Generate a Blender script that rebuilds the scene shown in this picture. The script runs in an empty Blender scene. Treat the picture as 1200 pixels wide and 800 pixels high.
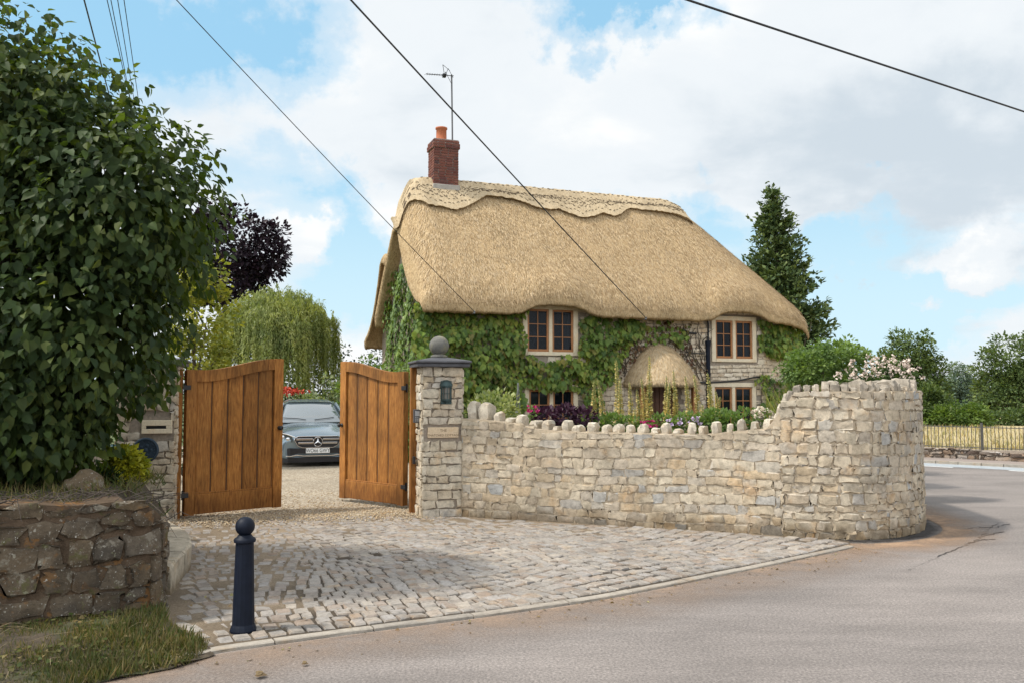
import bpy, bmesh, math, random
import numpy as np
from mathutils import Vector, Matrix, Euler

R = math.radians
rng = np.random.default_rng(7)
random.seed(7)
SC = bpy.context.scene
COL = SC.collection

# ------------------------------------------------------------------ camera
F = 1000.0            # focal length in pixels of a 1200 px wide frame
PITCH = R(3.43)
EYE = 1.65
cam_data = bpy.data.cameras.new('camera')
cam_data.sensor_width = 36.0
cam_data.lens = 30.0
cam_data.clip_start = 0.05
cam_data.clip_end = 3000.0
cam = bpy.data.objects.new('camera', cam_data)
COL.objects.link(cam)
cam.location = (0, 0, EYE)
cam.rotation_euler = (R(90) + PITCH, 0, 0)
SC.camera = cam

# ------------------------------------------------------------------ light
SUN_AZ_X, SUN_AZ_Y, SUN_EL = -0.985, -0.17, R(55)
world = bpy.data.worlds.new('World')
SC.world = world
world.use_nodes = True
wn = world.node_tree
wn.nodes.clear()


def wnode(t, **kw):
    n = wn.nodes.new(t)
    for k, v in kw.items():
        setattr(n, k, v)
    return n


def wmath(op, a, b=None, clamp=False):
    n = wnode('ShaderNodeMath', operation=op, use_clamp=clamp)
    for i, x in enumerate((a, b)):
        if x is None:
            continue
        if isinstance(x, (int, float)):
            n.inputs[i].default_value = x
        else:
            wn.links.new(x, n.inputs[i])
    return n.outputs[0]


def wramp(fac, stops, interp='EASE'):
    n = wnode('ShaderNodeValToRGB')
    n.color_ramp.interpolation = interp
    e = n.color_ramp.elements
    while len(e) > 1:
        e.remove(e[-1])
    e[0].position, e[0].color = stops[0][0], (*stops[0][1], 1)
    for p, c in stops[1:]:
        x = e.new(p)
        x.color = (*c, 1)
    wn.links.new(fac, n.inputs[0])
    return n.outputs[0]


sky = wnode('ShaderNodeTexSky', sky_type='NISHITA')
sky.sun_disc = False
sky.sun_elevation = SUN_EL
sky.sun_rotation = math.atan2(SUN_AZ_X, SUN_AZ_Y)
sky.air_density = 1.0
sky.dust_density = 0.6
tc = wnode('ShaderNodeTexCoord')
sep = wnode('ShaderNodeSeparateXYZ')
wn.links.new(tc.outputs['Generated'], sep.inputs[0])
den = wmath('ADD', wmath('MAXIMUM', sep.outputs[2], 0.0), 0.22)
cmb = wnode('ShaderNodeCombineXYZ')
wn.links.new(wmath('DIVIDE', sep.outputs[0], den), cmb.inputs[0])
wn.links.new(wmath('DIVIDE', sep.outputs[1], den), cmb.inputs[1])


def wnoise(scale, detail, rough, off):
    mp = wnode('ShaderNodeMapping')
    mp.inputs['Location'].default_value = off
    wn.links.new(cmb.outputs[0], mp.inputs[0])
    n = wnode('ShaderNodeTexNoise')
    n.inputs['Scale'].default_value = scale
    n.inputs['Detail'].default_value = detail
    n.inputs['Roughness'].default_value = rough
    n.inputs['Distortion'].default_value = 0.25
    wn.links.new(mp.outputs[0], n.inputs['Vector'])
    return n.outputs[0]


n_big = wnoise(1.15, 9, 0.55, (3.1, 1.7, 0))
n_mid = wnoise(3.1, 8, 0.6, (0.3, 5.2, 2.0))
n_shade = wnoise(1.9, 6, 0.5, (7.3, 2.2, 4.0))


def pix_dir(px, py):
    a, b = (px - 600) / F, (400 - py) / F
    d = Vector((a, math.cos(PITCH) - b * math.sin(PITCH), math.sin(PITCH) + b * math.cos(PITCH)))
    return d.normalized()


# gaps of open sky in the cloud deck, as directions with an angular size
HOLES = [((700, 22), 0.085, 0.62), ((300, 45), 0.10, 0.42), ((375, 275), 0.11, 0.62), ((90, 30), 0.12, 0.4),
         ((830, 265), 0.10, 0.5), ((985, 262), 0.045, 0.3), ((1080, 340), 0.10, 0.5), ((1010, 375), 0.10, 0.5),
         ((640, 200), 0.04, 0.2), ((470, 330), 0.12, 0.42), ((1180, 345), 0.05, 0.3), ((780, 8), 0.03, 0.3), ((320, 180), 0.05, 0.18)]
CLOUDS = [((350, 290), 0.055, 0.85), ((1120, 318), 0.05, 0.8), ((1000, 335), 0.025, 0.35), ((940, 170), 0.16, 0.25),
          ((560, 120), 0.2, 0.25), ((1130, 60), 0.2, 0.3)]
bias = None
warp_n = wnode('ShaderNodeTexNoise')
warp_n.inputs['Scale'].default_value = 9.0
warp_n.inputs['Detail'].default_value = 7
warp_n.inputs['Roughness'].default_value = 0.6
wn.links.new(tc.outputs['Generated'], warp_n.inputs['Vector'])
wsub = wnode('ShaderNodeVectorMath', operation='SUBTRACT')
wn.links.new(warp_n.outputs['Color'], wsub.inputs[0])
wsub.inputs[1].default_value = (.5, .5, .5)
wscl = wnode('ShaderNodeVectorMath', operation='SCALE')
wn.links.new(wsub.outputs[0], wscl.inputs[0])
wscl.inputs['Scale'].default_value = 0.22
dirn = wnode('ShaderNodeVectorMath', operation='ADD')
wn.links.new(tc.outputs['Generated'], dirn.inputs[0])
wn.links.new(wscl.outputs[0], dirn.inputs[1])


def blob(pp, size):
    d = pix_dir(*pp)
    s = wnode('ShaderNodeVectorMath', operation='SUBTRACT')
    wn.links.new(dirn.outputs[0], s.inputs[0])
    s.inputs[1].default_value = d
    sc = wnode('ShaderNodeVectorMath', operation='MULTIPLY')
    wn.links.new(s.outputs[0], sc.inputs[0])
    sc.inputs[1].default_value = (1 / size, 1 / size, 1.7 / size)
    dot = wnode('ShaderNodeVectorMath', operation='DOT_PRODUCT')
    wn.links.new(sc.outputs[0], dot.inputs[0])
    wn.links.new(sc.outputs[0], dot.inputs[1])
    return wmath('POWER', 2.718, wmath('MULTIPLY', dot.outputs['Value'], -1.0))


dens = wmath('ADD', wmath('MULTIPLY', n_big, 1.0), wmath('MULTIPLY', n_mid, 0.55))
dens = wmath('ADD', dens, -0.28)
for pp, s, a in HOLES:
    dens = wmath('SUBTRACT', dens, wmath('MULTIPLY', blob(pp, s), a))
for pp, s, a in CLOUDS:
    dens = wmath('ADD', dens, wmath('MULTIPLY', blob(pp, s), a))
cover = wramp(dens, [(0.10, (0, 0, 0)), (0.26, (.45,) * 3), (0.46, (1,) * 3)])
# cloud brightness: white billows, greyer undersides, a greyer bank to the right
grey = wmath('ADD', wmath('MULTIPLY', n_shade, 0.75), wmath('MULTIPLY', n_mid, 0.35))
grey = wmath('ADD', grey, wmath('MULTIPLY', blob((1110, 225), 0.16), 0.22))
grey = wmath('ADD', grey, wmath('MULTIPLY', blob((1180, 110), 0.14), 0.12))
grey = wmath('SUBTRACT', grey, wmath('MULTIPLY', blob((1120, 305), 0.05), 0.3))
cl_col = wramp(grey, [(0.36, (1.0, 1.0, 0.985)), (0.55, (0.84, 0.885, 0.92)), (0.80, (0.61, 0.69, 0.76))])
WS = 0.1
cl_sc = wnode('ShaderNodeVectorMath', operation='SCALE')
wn.links.new(cl_col, cl_sc.inputs[0])
# the deck is brighter on the sunward side, behind the camera and overhead
sunw = wnode('ShaderNodeVectorMath', operation='DOT_PRODUCT')
wn.links.new(tc.outputs['Generated'], sunw.inputs[0])
sunw.inputs[1].default_value = Vector((-0.75, -0.65, 0.25)).normalized()
gain = wmath('ADD', 1.0, wmath('MULTIPLY', wmath('MAXIMUM', wmath('ADD', sunw.outputs['Value'], .15), 0.0), 1.0))
wn.links.new(wmath('MULTIPLY', gain, 0.80 / WS), cl_sc.inputs['Scale'])
sk_sc = wnode('ShaderNodeVectorMath', operation='MULTIPLY')
wn.links.new(sky.outputs[0], sk_sc.inputs[0])
sk_sc.inputs[1].default_value = (1.5, 1.3, 1.0)
sk_mx = wnode('ShaderNodeMixRGB')
sk_mx.inputs[0].default_value = .72
wn.links.new(sk_sc.outputs[0], sk_mx.inputs[1])
sk_mx.inputs[2].default_value = (2.75, 5.6, 7.9, 1)
hz = wnode('ShaderNodeMixRGB')          # pale air near the horizon
wn.links.new(wramp(sep.outputs[2], [(0.0, (1, 1, 1)), (0.35, (0, 0, 0))]), hz.inputs[0])
wn.links.new(sk_mx.outputs[0], hz.inputs[1])
hz.inputs[2].default_value = (5.2, 6.9, 7.7, 1)
mx = wnode('ShaderNodeMixRGB')
wn.links.new(cover, mx.inputs[0])
wn.links.new(hz.outputs[0], mx.inputs[1])
wn.links.new(cl_sc.outputs[0], mx.inputs[2])
bg = wnode('ShaderNodeBackground')
bg.inputs['Strength'].default_value = WS
wn.links.new(mx.outputs[0], bg.inputs[0])
wo = wnode('ShaderNodeOutputWorld')
wn.links.new(bg.outputs[0], wo.inputs[0])

sun_data = bpy.data.lights.new('sun', 'SUN')
sun_data.energy = 2.9
sun_data.angle = R(4.0)
sun_data.color = (1.0, 0.94, 0.84)
sun = bpy.data.objects.new('sun', sun_data)
COL.objects.link(sun)
to_sun = Vector((SUN_AZ_X * math.cos(SUN_EL), SUN_AZ_Y * math.cos(SUN_EL), math.sin(SUN_EL)))
sun.rotation_euler = to_sun.to_track_quat('Z', 'Y').to_euler()
sun.location = (-20, -5, 30)

vs = SC.view_settings
vs.view_transform = 'Standard'
vs.look = 'None'
vs.gamma = 1.0
vs.exposure = 0.4
try:
    SC.cycles.max_bounces = 8
    SC.cycles.transparent_max_bounces = 8
    SC.cycles.caustics_reflective = False
    SC.cycles.caustics_refractive = False
except Exception:
    pass


# ------------------------------------------------------------------ helpers: space
def at(px, py, Y):
    """World point seen at a pixel of the 1200x800 photograph at forward distance Y."""
    d = pix_dir(px, py)
    return Vector((d.x / d.y * Y, Y, EYE + d.z / d.y * Y))


def gr(px, py, z=0.0):
    d = pix_dir(px, py)
    t = (z - EYE) / d.z
    return Vector((d.x * t, d.y * t, z))


def smooth(x):
    x = min(1.0, max(0.0, x))
    return x * x * (3 - 2 * x)


def catmull(pts, n=8):
    pts = [np.array(p, float) for p in pts]
    out = []
    P = [2 * pts[0] - pts[1]] + pts + [2 * pts[-1] - pts[-2]]
    for i in range(1, len(P) - 2):
        p0, p1, p2, p3 = P[i - 1:i + 3]
        for k in range(n):
            t = k / n
            out.append(.5 * ((2 * p1) + (-p0 + p2) * t + (2 * p0 - 5 * p1 + 4 * p2 - p3) * t * t + (-p0 + 3 * p1 - 3 * p2 + p3) * t ** 3))
    out.append(pts[-1])
    return np.array(out)


class Path:
    """Polyline in plan with arc length."""

    def __init__(self, pts):
        self.p = np.array(pts, float)[:, :2]
        d = np.linalg.norm(np.diff(self.p, axis=0), axis=1)
        self.s = np.concatenate([[0], np.cumsum(d)])
        self.L = self.s[-1]

    def at(self, s):
        s = min(max(s, 0), self.L)
        return np.array([np.interp(s, self.s, self.p[:, 0]), np.interp(s, self.s, self.p[:, 1])])

    def tan(self, s):
        a, b = self.at(max(0, s - .06)), self.at(min(self.L, s + .06))
        t = b - a
        return t / (np.linalg.norm(t) + 1e-9)

    def nrm(self, s):          # right-hand side of travel
        t = self.tan(s)
        return np.array([t[1], -t[0]])


def inside(poly, x, y):
    poly = np.asarray(poly)
    n = len(poly)
    r = False
    j = n - 1
    for i in range(n):
        xi, yi = poly[i][:2]
        xj, yj = poly[j][:2]
        if (yi > y) != (yj > y) and x < (xj - xi) * (y - yi) / (yj - yi) + xi:
            r = not r
        j = i
    return r


# ------------------------------------------------------------------ helpers: mesh
class MB:
    def __init__(self):
        self.v, self.f, self.m = [], [], []
        self.n = 0

    def add(self, verts, faces, mat=0):
        o = self.n
        self.v.extend(tuple(float(c) for c in p) for p in verts)
        self.n = len(self.v)
        for fc in faces:
            self.f.append(tuple(i + o for i in fc))
            self.m.append(mat)

    def box(self, x0, x1, y0, y1, z0, z1, mat=0, M=None):
        vs_ = [Vector((x, y, z)) for z in (z0, z1) for y in (y0, y1) for x in (x0, x1)]
        if M is not None:
            vs_ = [M @ p for p in vs_]
        self.add(vs_, [(0, 2, 3, 1), (4, 5, 7, 6), (0, 1, 5, 4), (2, 6, 7, 3), (0, 4, 6, 2), (1, 3, 7, 5)], mat)

    def bbox(self, x0, x1, y0, y1, z0, z1, b=0.008, mat=0, M=None):
        """box with chamfered edges"""
        bm = bmesh.new()
        bmesh.ops.create_cube(bm, size=1)
        for p in bm.verts:
            p.co = Vector(((x0 + x1) / 2 + p.co.x * (x1 - x0), (y0 + y1) / 2 + p.co.y * (y1 - y0), (z0 + z1) / 2 + p.co.z * (z1 - z0)))
        b = min(b, .45 * min(abs(x1 - x0), abs(y1 - y0), abs(z1 - z0)))
        bmesh.ops.bevel(bm, geom=bm.edges[:], offset=b, segments=2, affect='EDGES', profile=.5)
        self.bm(bm, mat, M)

    def bm(self, bm, mat=0, M=None):
        bm.verts.ensure_lookup_table()
        bm.verts.index_update()
        vs_ = [(M @ p.co if M is not None else p.co.copy()) for p in bm.verts]
        self.add(vs_, [tuple(q.index for q in f.verts) for f in bm.faces], mat)
        bm.free()

    def tube(self, pts, rad, seg=8, mat=0, cap=True):
        pts = [Vector(p) for p in pts]
        if isinstance(rad, (int, float)):
            rad = [rad] * len(pts)
        ring = []
        up = Vector((0, 0, 1))
        prev = None
        for i, p in enumerate(pts):
            t = (pts[min(i + 1, len(pts) - 1)] - pts[max(i - 1, 0)]).normalized()
            a = prev if prev is not None else (up if abs(t.z) < .9 else Vector((1, 0, 0)))
            n = (a - t * a.dot(t))
            if n.length < 1e-6:
                n = t.orthogonal()
            n.normalize()
            prev = n
            b = t.cross(n)
            ring.append([p + (n * math.cos(2 * math.pi * k / seg) + b * math.sin(2 * math.pi * k / seg)) * rad[i] for k in range(seg)])
        vs_ = [q for r_ in ring for q in r_]
        fs = []
        for i in range(len(pts) - 1):
            for k in range(seg):
                a, b = i * seg + k, i * seg + (k + 1) % seg
                fs.append((a, b, b + seg, a + seg))
        if cap:
            fs.append(tuple(range(seg - 1, -1, -1)))
            fs.append(tuple((len(pts) - 1) * seg + k for k in range(seg)))
        self.add(vs_, fs, mat)

    def lathe(self, prof, seg=24, c=(0, 0, 0), mat=0, cap=True):
        vs_ = []
        for r_, z in prof:
            for k in range(seg):
                a = 2 * math.pi * k / seg
                vs_.append((c[0] + r_ * math.cos(a), c[1] + r_ * math.sin(a), c[2] + z))
        fs = []
        for i in range(len(prof) - 1):
            for k in range(seg):
                a, b = i * seg + k, i * seg + (k + 1) % seg
                fs.append((a, b, b + seg, a + seg))
        if cap:
            fs.append(tuple(range(seg - 1, -1, -1)))
            fs.append(tuple((len(prof) - 1) * seg + k for k in range(seg)))
        self.add(vs_, fs, mat)

    def prism(self, poly, z0, z1, mat=0, M=None):
        n = len(poly)
        vs_ = [Vector((p[0], p[1], z0)) for p in poly] + [Vector((p[0], p[1], z1)) for p in poly]
        if M is not None:
            vs_ = [M @ p for p in vs_]
        fs = [tuple(range(n - 1, -1, -1)), tuple(range(n, 2 * n))]
        fs += [(i, (i + 1) % n, (i + 1) % n + n, i + n) for i in range(n)]
        self.add(vs_, fs, mat)

    def build(self, name, mats, parent=None, sm=False, loc=None):
        me = bpy.data.meshes.new(name)
        me.from_pydata(self.v, [], self.f)
        if not isinstance(mats, (list, tuple)):
            mats = [mats]
        for m in mats:
            me.materials.append(m)
        if len(mats) > 1:
            me.polygons.foreach_set('material_index', self.m)
        if sm:
            me.polygons.foreach_set('use_smooth', [True] * len(self.f))
        me.update()
        return link(name, me, parent, loc)


def link(name, me, parent=None, loc=None):
    o = bpy.data.objects.new(name, me)
    COL.objects.link(o)
    if parent is not None:
        o.parent = parent
    if loc is not None:
        o.location = loc
    return o


def sm_angle(o, deg=40):
    me = o.data
    me.polygons.foreach_set('use_smooth', [True] * len(me.polygons))
    try:
        me.set_sharp_from_angle(angle=R(deg))
    except Exception:
        pass


def thing(name, label, cat, loc=(0, 0, 0), rz=0.0, group=None):
    o = bpy.data.objects.new(name, None)
    o.empty_display_size = .2
    COL.objects.link(o)
    o.location = loc
    o.rotation_euler = (0, 0, rz)
    return tag(o, label, cat, group)


def tag(o, label, cat, group=None):
    o['label'] = label
    o['category'] = cat
    if group:
        o['group'] = group
    return o


def struct(o, kind='structure'):
    o['kind'] = kind
    return o


def mesh_np(name, verts, loops, sizes, mat, parent=None, sm=False):
    me = bpy.data.meshes.new(name)
    nv, nl, nf = len(verts), len(loops), len(sizes)
    me.vertices.add(nv)
    me.vertices.foreach_set('co', np.ascontiguousarray(verts, dtype=np.float32).ravel())
    me.loops.add(nl)
    me.loops.foreach_set('vertex_index', np.ascontiguousarray(loops, dtype=np.int32))
    me.polygons.add(nf)
    st = np.concatenate([[0], np.cumsum(sizes)[:-1]]).astype(np.int32)
    me.polygons.foreach_set('loop_start', st)
    try:
        me.polygons.foreach_set('loop_total', np.asarray(sizes, dtype=np.int32))
    except Exception:
        pass
    if sm:
        me.polygons.foreach_set('use_smooth', np.ones(nf, dtype=bool))
    me.materials.append(mat)
    me.update(calc_edges=True)
    me.validate()
    return link(name, me, parent)


# leaf templates: x across, y towards the tip, z up
BROAD = (np.array([(0, 0, 0), (0, .45, -.02), (0, 1, -.16), (-.34, .28, .09), (.34, .28, .09), (-.26, .62, .03), (.26, .62, .03)]),
         [(0, 1, 3), (0, 4, 1), (3, 1, 2, 5), (1, 4, 6, 2)])
SMALL = (np.array([(0, 0, 0), (-.34, .45, .07), (0, 1, -.05), (.34, .45, .07)]), [(0, 2, 1), (0, 3, 2)])
NARROW = (np.array([(0, 0, 0), (-.10, .4, .02), (0, 1, -.05), (.10, .4, .02)]), [(0, 3, 2, 1)])
BLADE = (np.array([(-.03, 0, 0), (.03, 0, 0), (-.02, .55, .06), (.02, .55, .06), (0, 1, .0)]), [(0, 1, 3, 2), (2, 3, 4)])


def leaves(name, pos, tip, nrm, size, mat, tmpl=SMALL, parent=None, wid=1.0):
    pos = np.asarray(pos, float)
    n = len(pos)
    tip = np.asarray(tip, float)
    tip = tip / (np.linalg.norm(tip, axis=1, keepdims=True) + 1e-9)
    nrm = np.asarray(nrm, float)
    nrm = nrm - tip * np.sum(nrm * tip, axis=1, keepdims=True)
    nrm = nrm / (np.linalg.norm(nrm, axis=1, keepdims=True) + 1e-9)
    side = np.cross(tip, nrm)
    size = np.broadcast_to(np.asarray(size, float), (n,))
    tv, tf = tmpl
    k = len(tv)
    V = pos[:, None, :] + size[:, None, None] * (tv[None, :, 0, None] * wid * side[:, None, :] + tv[None, :, 1, None] * tip[:, None, :] + tv[None, :, 2, None] * nrm[:, None, :])
    V = V.reshape(-1, 3)
    fl = np.concatenate([np.array(f) for f in tf])
    sz = np.array([len(f) for f in tf])
    L = (fl[None, :] + (np.arange(n) * k)[:, None]).ravel()
    S = np.tile(sz, n)
    return mesh_np(name, V, L, S, mat, parent)


def unit(n, r=rng):
    d = r.normal(size=(n, 3))
    return d / np.linalg.norm(d, axis=1, keepdims=True)


# ------------------------------------------------------------------ helpers: materials
class NT:
    def __init__(self, name):
        self.m = bpy.data.materials.new(name)
        self.m.use_nodes = True
        self.t = self.m.node_tree
        self.t.nodes.clear()
        self.out = self.n('ShaderNodeOutputMaterial')
        self.b = self.n('ShaderNodeBsdfPrincipled')
        self.l(self.b.outputs[0], self.out.inputs[0])
        self._tc = None

    def n(self, t, **kw):
        x = self.t.nodes.new(t)
        for k, v in kw.items():
            setattr(x, k, v)
        return x

    def l(self, a, b):
        self.t.links.new(a, b)

    def put(self, sock, v):
        if hasattr(v, 'is_linked') or hasattr(v, 'links'):
            self.l(v, sock)
        elif isinstance(v, (tuple, list)) and len(v) == 3 and sock.type == 'RGBA':
            sock.default_value = (*v, 1)
        else:
            sock.default_value = v

    def co(self, kind='Object', scale=None):
        if self._tc is None:
            self._tc = self.n('ShaderNodeTexCoord')
        o = self._tc.outputs[kind]
        if scale is not None:
            mp = self.n('ShaderNodeMapping')
            mp.inputs['Scale'].default_value = scale
            self.l(o, mp.inputs[0])
            o = mp.outputs[0]
        return o

    def noise(self, scale, detail=6, rough=.6, co=None, dist=0.0):
        x = self.n('ShaderNodeTexNoise')
        x.inputs['Scale'].default_value = scale
        x.inputs['Detail'].default_value = detail
        x.inputs['Roughness'].default_value = rough
        x.inputs['Distortion'].default_value = dist
        self.l(co if co is not None else self.co(), x.inputs['Vector'])
        return x.outputs[0]

    def voro(self, scale, co=None, feature='F1', out='Distance'):
        x = self.n('ShaderNodeTexVoronoi', feature=feature)
        x.inputs['Scale'].default_value = scale
        self.l(co if co is not None else self.co(), x.inputs['Vector'])
        return x.outputs[out]

    def island(self):
        return self.n('ShaderNodeNewGeometry').outputs['Random Per Island']

    def ramp(self, fac, stops, interp='LINEAR'):
        x = self.n('ShaderNodeValToRGB')
        x.color_ramp.interpolation = interp
        e = x.color_ramp.elements
        while len(e) > 1:
            e.remove(e[-1])
        c0 = stops[0][1]
        c0 = (c0,) * 3 if isinstance(c0, (int, float)) else c0
        e[0].position, e[0].color = stops[0][0], (*c0, 1)
        for p, c in stops[1:]:
            c = (c,) * 3 if isinstance(c, (int, float)) else c
            q = e.new(p)
            q.color = (*c, 1)
        self.l(fac, x.inputs[0])
        return x.outputs[0]

    def mix(self, fac, a, b, blend='MIX'):
        x = self.n('ShaderNodeMixRGB', blend_type=blend)
        self.put(x.inputs[0], fac)
        self.put(x.inputs[1], a)
        self.put(x.inputs[2], b)
        return x.outputs[0]

    def math(self, op, a, b=0.0):
        x = self.n('ShaderNodeMath', operation=op)
        self.put(x.inputs[0], a)
        self.put(x.inputs[1], b)
        return x.outputs[0]

    def bump(self, h, strength=.5, dist=.01, prev=None):
        x = self.n('ShaderNodeBump')
        x.inputs['Strength'].default_value = strength
        x.inputs['Distance'].default_value = dist
        self.l(h, x.inputs['Height'])
        if prev is not None:
            self.l(prev, x.inputs['Normal'])
        self.l(x.outputs[0], self.b.inputs['Normal'])
        return x.outputs[0]

    def base(self, c, rough=.8, **kw):
        self.put(self.b.inputs['Base Color'], c)
        self.put(self.b.inputs['Roughness'], rough)
        for k, v in kw.items():
            self.put(self.b.inputs[k.replace('_', ' ')], v)
        return self.m


def leaf_mat(name, cols, trans=.35, rough=.5, tcol=None, spec=.22):
    """cols: colours spread over leaves at random."""
    t = NT(name)
    st = [(i / max(1, len(cols) - 1), c) for i, c in enumerate(cols)]
    c = t.ramp(t.island(), st)
    nz = t.ramp(t.noise(9, 2), [(.3, .8), (.7, 1.15)])
    c = t.mix(1.0, c, nz, 'MULTIPLY')
    # growth varies from bough to bough: fresher and duller patches
    pt = t.ramp(t.noise(1.5, 4, .6), [(.34, (.72, .78, .80)), (.5, (1, 1, 1)), (.66, (1.28, 1.20, 1.0))])
    c = t.mix(1.0, c, pt, 'MULTIPLY')
    t.base(c, rough)
    t.b.inputs['Specular IOR Level'].default_value = spec
    tr = t.n('ShaderNodeBsdfTranslucent')
    if tcol is None:
        tcol = (1.7, 1.75, .7)
    t.l(t.mix(1.0, c, tcol, 'MULTIPLY'), tr.inputs[0])
    ms = t.n('ShaderNodeMixShader')
    ms.inputs[0].default_value = trans
    t.l(t.b.outputs[0], ms.inputs[1])
    t.l(tr.outputs[0], ms.inputs[2])
    t.l(ms.outputs[0], t.out.inputs[0])
    return t.m


def stone_mat(name, cols, bumpd=.012, lichen=None, var=.35, scale=14, dark=None, foot=None):
    t = NT(name)
    st = [(i / max(1, len(cols) - 1), c) for i, c in enumerate(cols)]
    c = t.ramp(t.island(), st)
    nz = t.ramp(t.noise(scale, 8, .65), [(.25, 1 - var), (.5, 1.0), (.78, 1 + var * .6)])
    c = t.mix(1.0, c, nz, 'MULTIPLY')
    sp = t.ramp(t.noise(scale * 6, 4, .7), [(.35, .72), (.5, 1.0)])
    c = t.mix(.7, c, sp, 'MULTIPLY')
    rust = t.ramp(t.noise(3.1, 5, .6), [(.56, 0.0), (.72, .55)])
    c = t.mix(rust, c, t.mix(1.0, c, (1.0, .72, .42), 'MULTIPLY'))
    if dark:
        d = t.ramp(t.noise(2.2, 6, .65), [(.45, 0.0), (.7, dark)])
        c = t.mix(d, c, (.05, .045, .04))
    if lichen:
        for sc_, thr, col, a in lichen:
            lm = t.ramp(t.noise(sc_, 6, .7), [(thr, 0.0), (thr + .05, a)])
            c = t.mix(lm, c, col)
    if foot:                      # splash-back and damp staining near the ground
        z = t.n('ShaderNodeSeparateXYZ')
        t.l(t.co(), z.inputs[0])
        w = t.math('ADD', z.outputs[2], t.math('MULTIPLY', t.math('SUBTRACT', t.noise(2.6, 5, .7), .5), foot * 2.2))
        fm = t.ramp(w, [(foot * .25, .8), (foot, 0.0)])
        c = t.mix(fm, c, t.mix(1.0, c, (.42, .36, .28), 'MULTIPLY'))
    t.base(c, .9)
    t.b.inputs['Specular IOR Level'].default_value = .2
    h = t.mix(.5, t.noise(scale * 1.5, 8, .7), t.noise(scale * 5, 6, .7))
    t.bump(h, .9, bumpd)
    return t.m


def plain(name, c, rough=.6, metal=0.0, nscale=20, var=.12, bump=.0, **kw):
    t = NT(name)
    nz = t.ramp(t.noise(nscale, 6, .6), [(.25, 1 - var), (.75, 1 + var)])
    cc = t.mix(1.0, c, nz, 'MULTIPLY')
    t.base(cc, rough, Metallic=metal, **kw)
    if bump:
        t.bump(t.noise(nscale * 3, 6, .7), .6, bump)
    return t.m

# ------------------------------------------------------------------ materials
def asphalt_mat():
    t = NT('asphalt')
    big = t.ramp(t.noise(.35, 6, .6), [(.3, (.215, .190, .176)), (.55, (.245, .216, .200)), (.75, (.272, .238, .219))])
    sp = t.ramp(t.noise(55, 4, .85), [(.34, .50), (.5, 1.0), (.64, 1.5)])
    c = t.mix(.95, big, sp, 'MULTIPLY')
    sp2 = t.ramp(t.voro(40), [(.0, 1.35), (.18, 1.0), (.6, .82)])
    c = t.mix(.6, c, sp2, 'MULTIPLY')
    wear = t.ramp(t.noise(1.1, 5, .65, t.co('Object', (.5, 1.6, 1))), [(.36, .80), (.64, 1.09)])
    c = t.mix(1.0, c, wear, 'MULTIPLY')
    # tarred repair seams and one worn patch edge
    seam = t.ramp(t.noise(.9, 4, .6, t.co('Object', (.35, 1, 1)), .8), [(.495, 0.0), (.4995, .8), (.5005, .8), (.505, 0.0)])
    c = t.mix(t.math('MULTIPLY', seam, t.ramp(t.noise(.28, 2), [(.56, 0.0), (.62, .75)])), c, (.05, .047, .047))
    t.base(c, .78)
    t.b.inputs['Specular IOR Level'].default_value = .35
    t.bump(t.mix(.5, t.noise(55, 4, .85), t.voro(40)), .9, .008)
    return t.m


M_ASPHALT = asphalt_mat()


def gravel_mat():
    t = NT('gravel')
    c = t.ramp(t.voro(38, out='Color'), [(.1, (.30, .23, .155)), (.45, (.47, .38, .27)), (.8, (.62, .54, .42))])
    c = t.mix(1.0, c, t.ramp(t.voro(38), [(.0, 1.1), (.5, .6)]), 'MULTIPLY')
    c = t.mix(1.0, c, t.ramp(t.noise(.8, 5), [(.3, .8), (.7, 1.1)]), 'MULTIPLY')
    t.base(c, .95)
    t.bump(t.voro(38), .8, .012)
    return t.m


M_GRAVEL = gravel_mat()


def bed_mat():
    t = NT('paving_joint_grit')
    c = t.ramp(t.noise(60, 5, .8), [(.3, (.16, .125, .085)), (.5, (.30, .235, .165)), (.7, (.44, .365, .27))])
    c = t.mix(1.0, c, t.ramp(t.noise(1.3, 5), [(.35, .68), (.65, 1.1)]), 'MULTIPLY')
    # earth-dark joints out in the open paving, sandy grit washed in near the gate and the left edge
    sp = t.n('ShaderNodeSeparateXYZ')
    t.l(t.co(), sp.inputs[0])
    g = t.math('MAXIMUM', t.math('MULTIPLY', t.math('SUBTRACT', sp.outputs[1], 8.6), .45), t.math('MULTIPLY', t.math('SUBTRACT', -1.3, sp.outputs[0]), .8))
    g = t.math('ADD', g, t.math('MULTIPLY', t.math('SUBTRACT', t.noise(1.7, 4), .5), 1.6))
    gm = t.ramp(g, [(.1, 0.0), (.75, 1.0)])
    c = t.mix(gm, t.mix(1.0, c, (.20, .18, .16), 'MULTIPLY'), t.mix(1.0, c, (.75, .72, .68), 'MULTIPLY'))
    t.base(c, .95)
    t.bump(t.noise(70, 5, .8), .8, .008)
    return t.m


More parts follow.
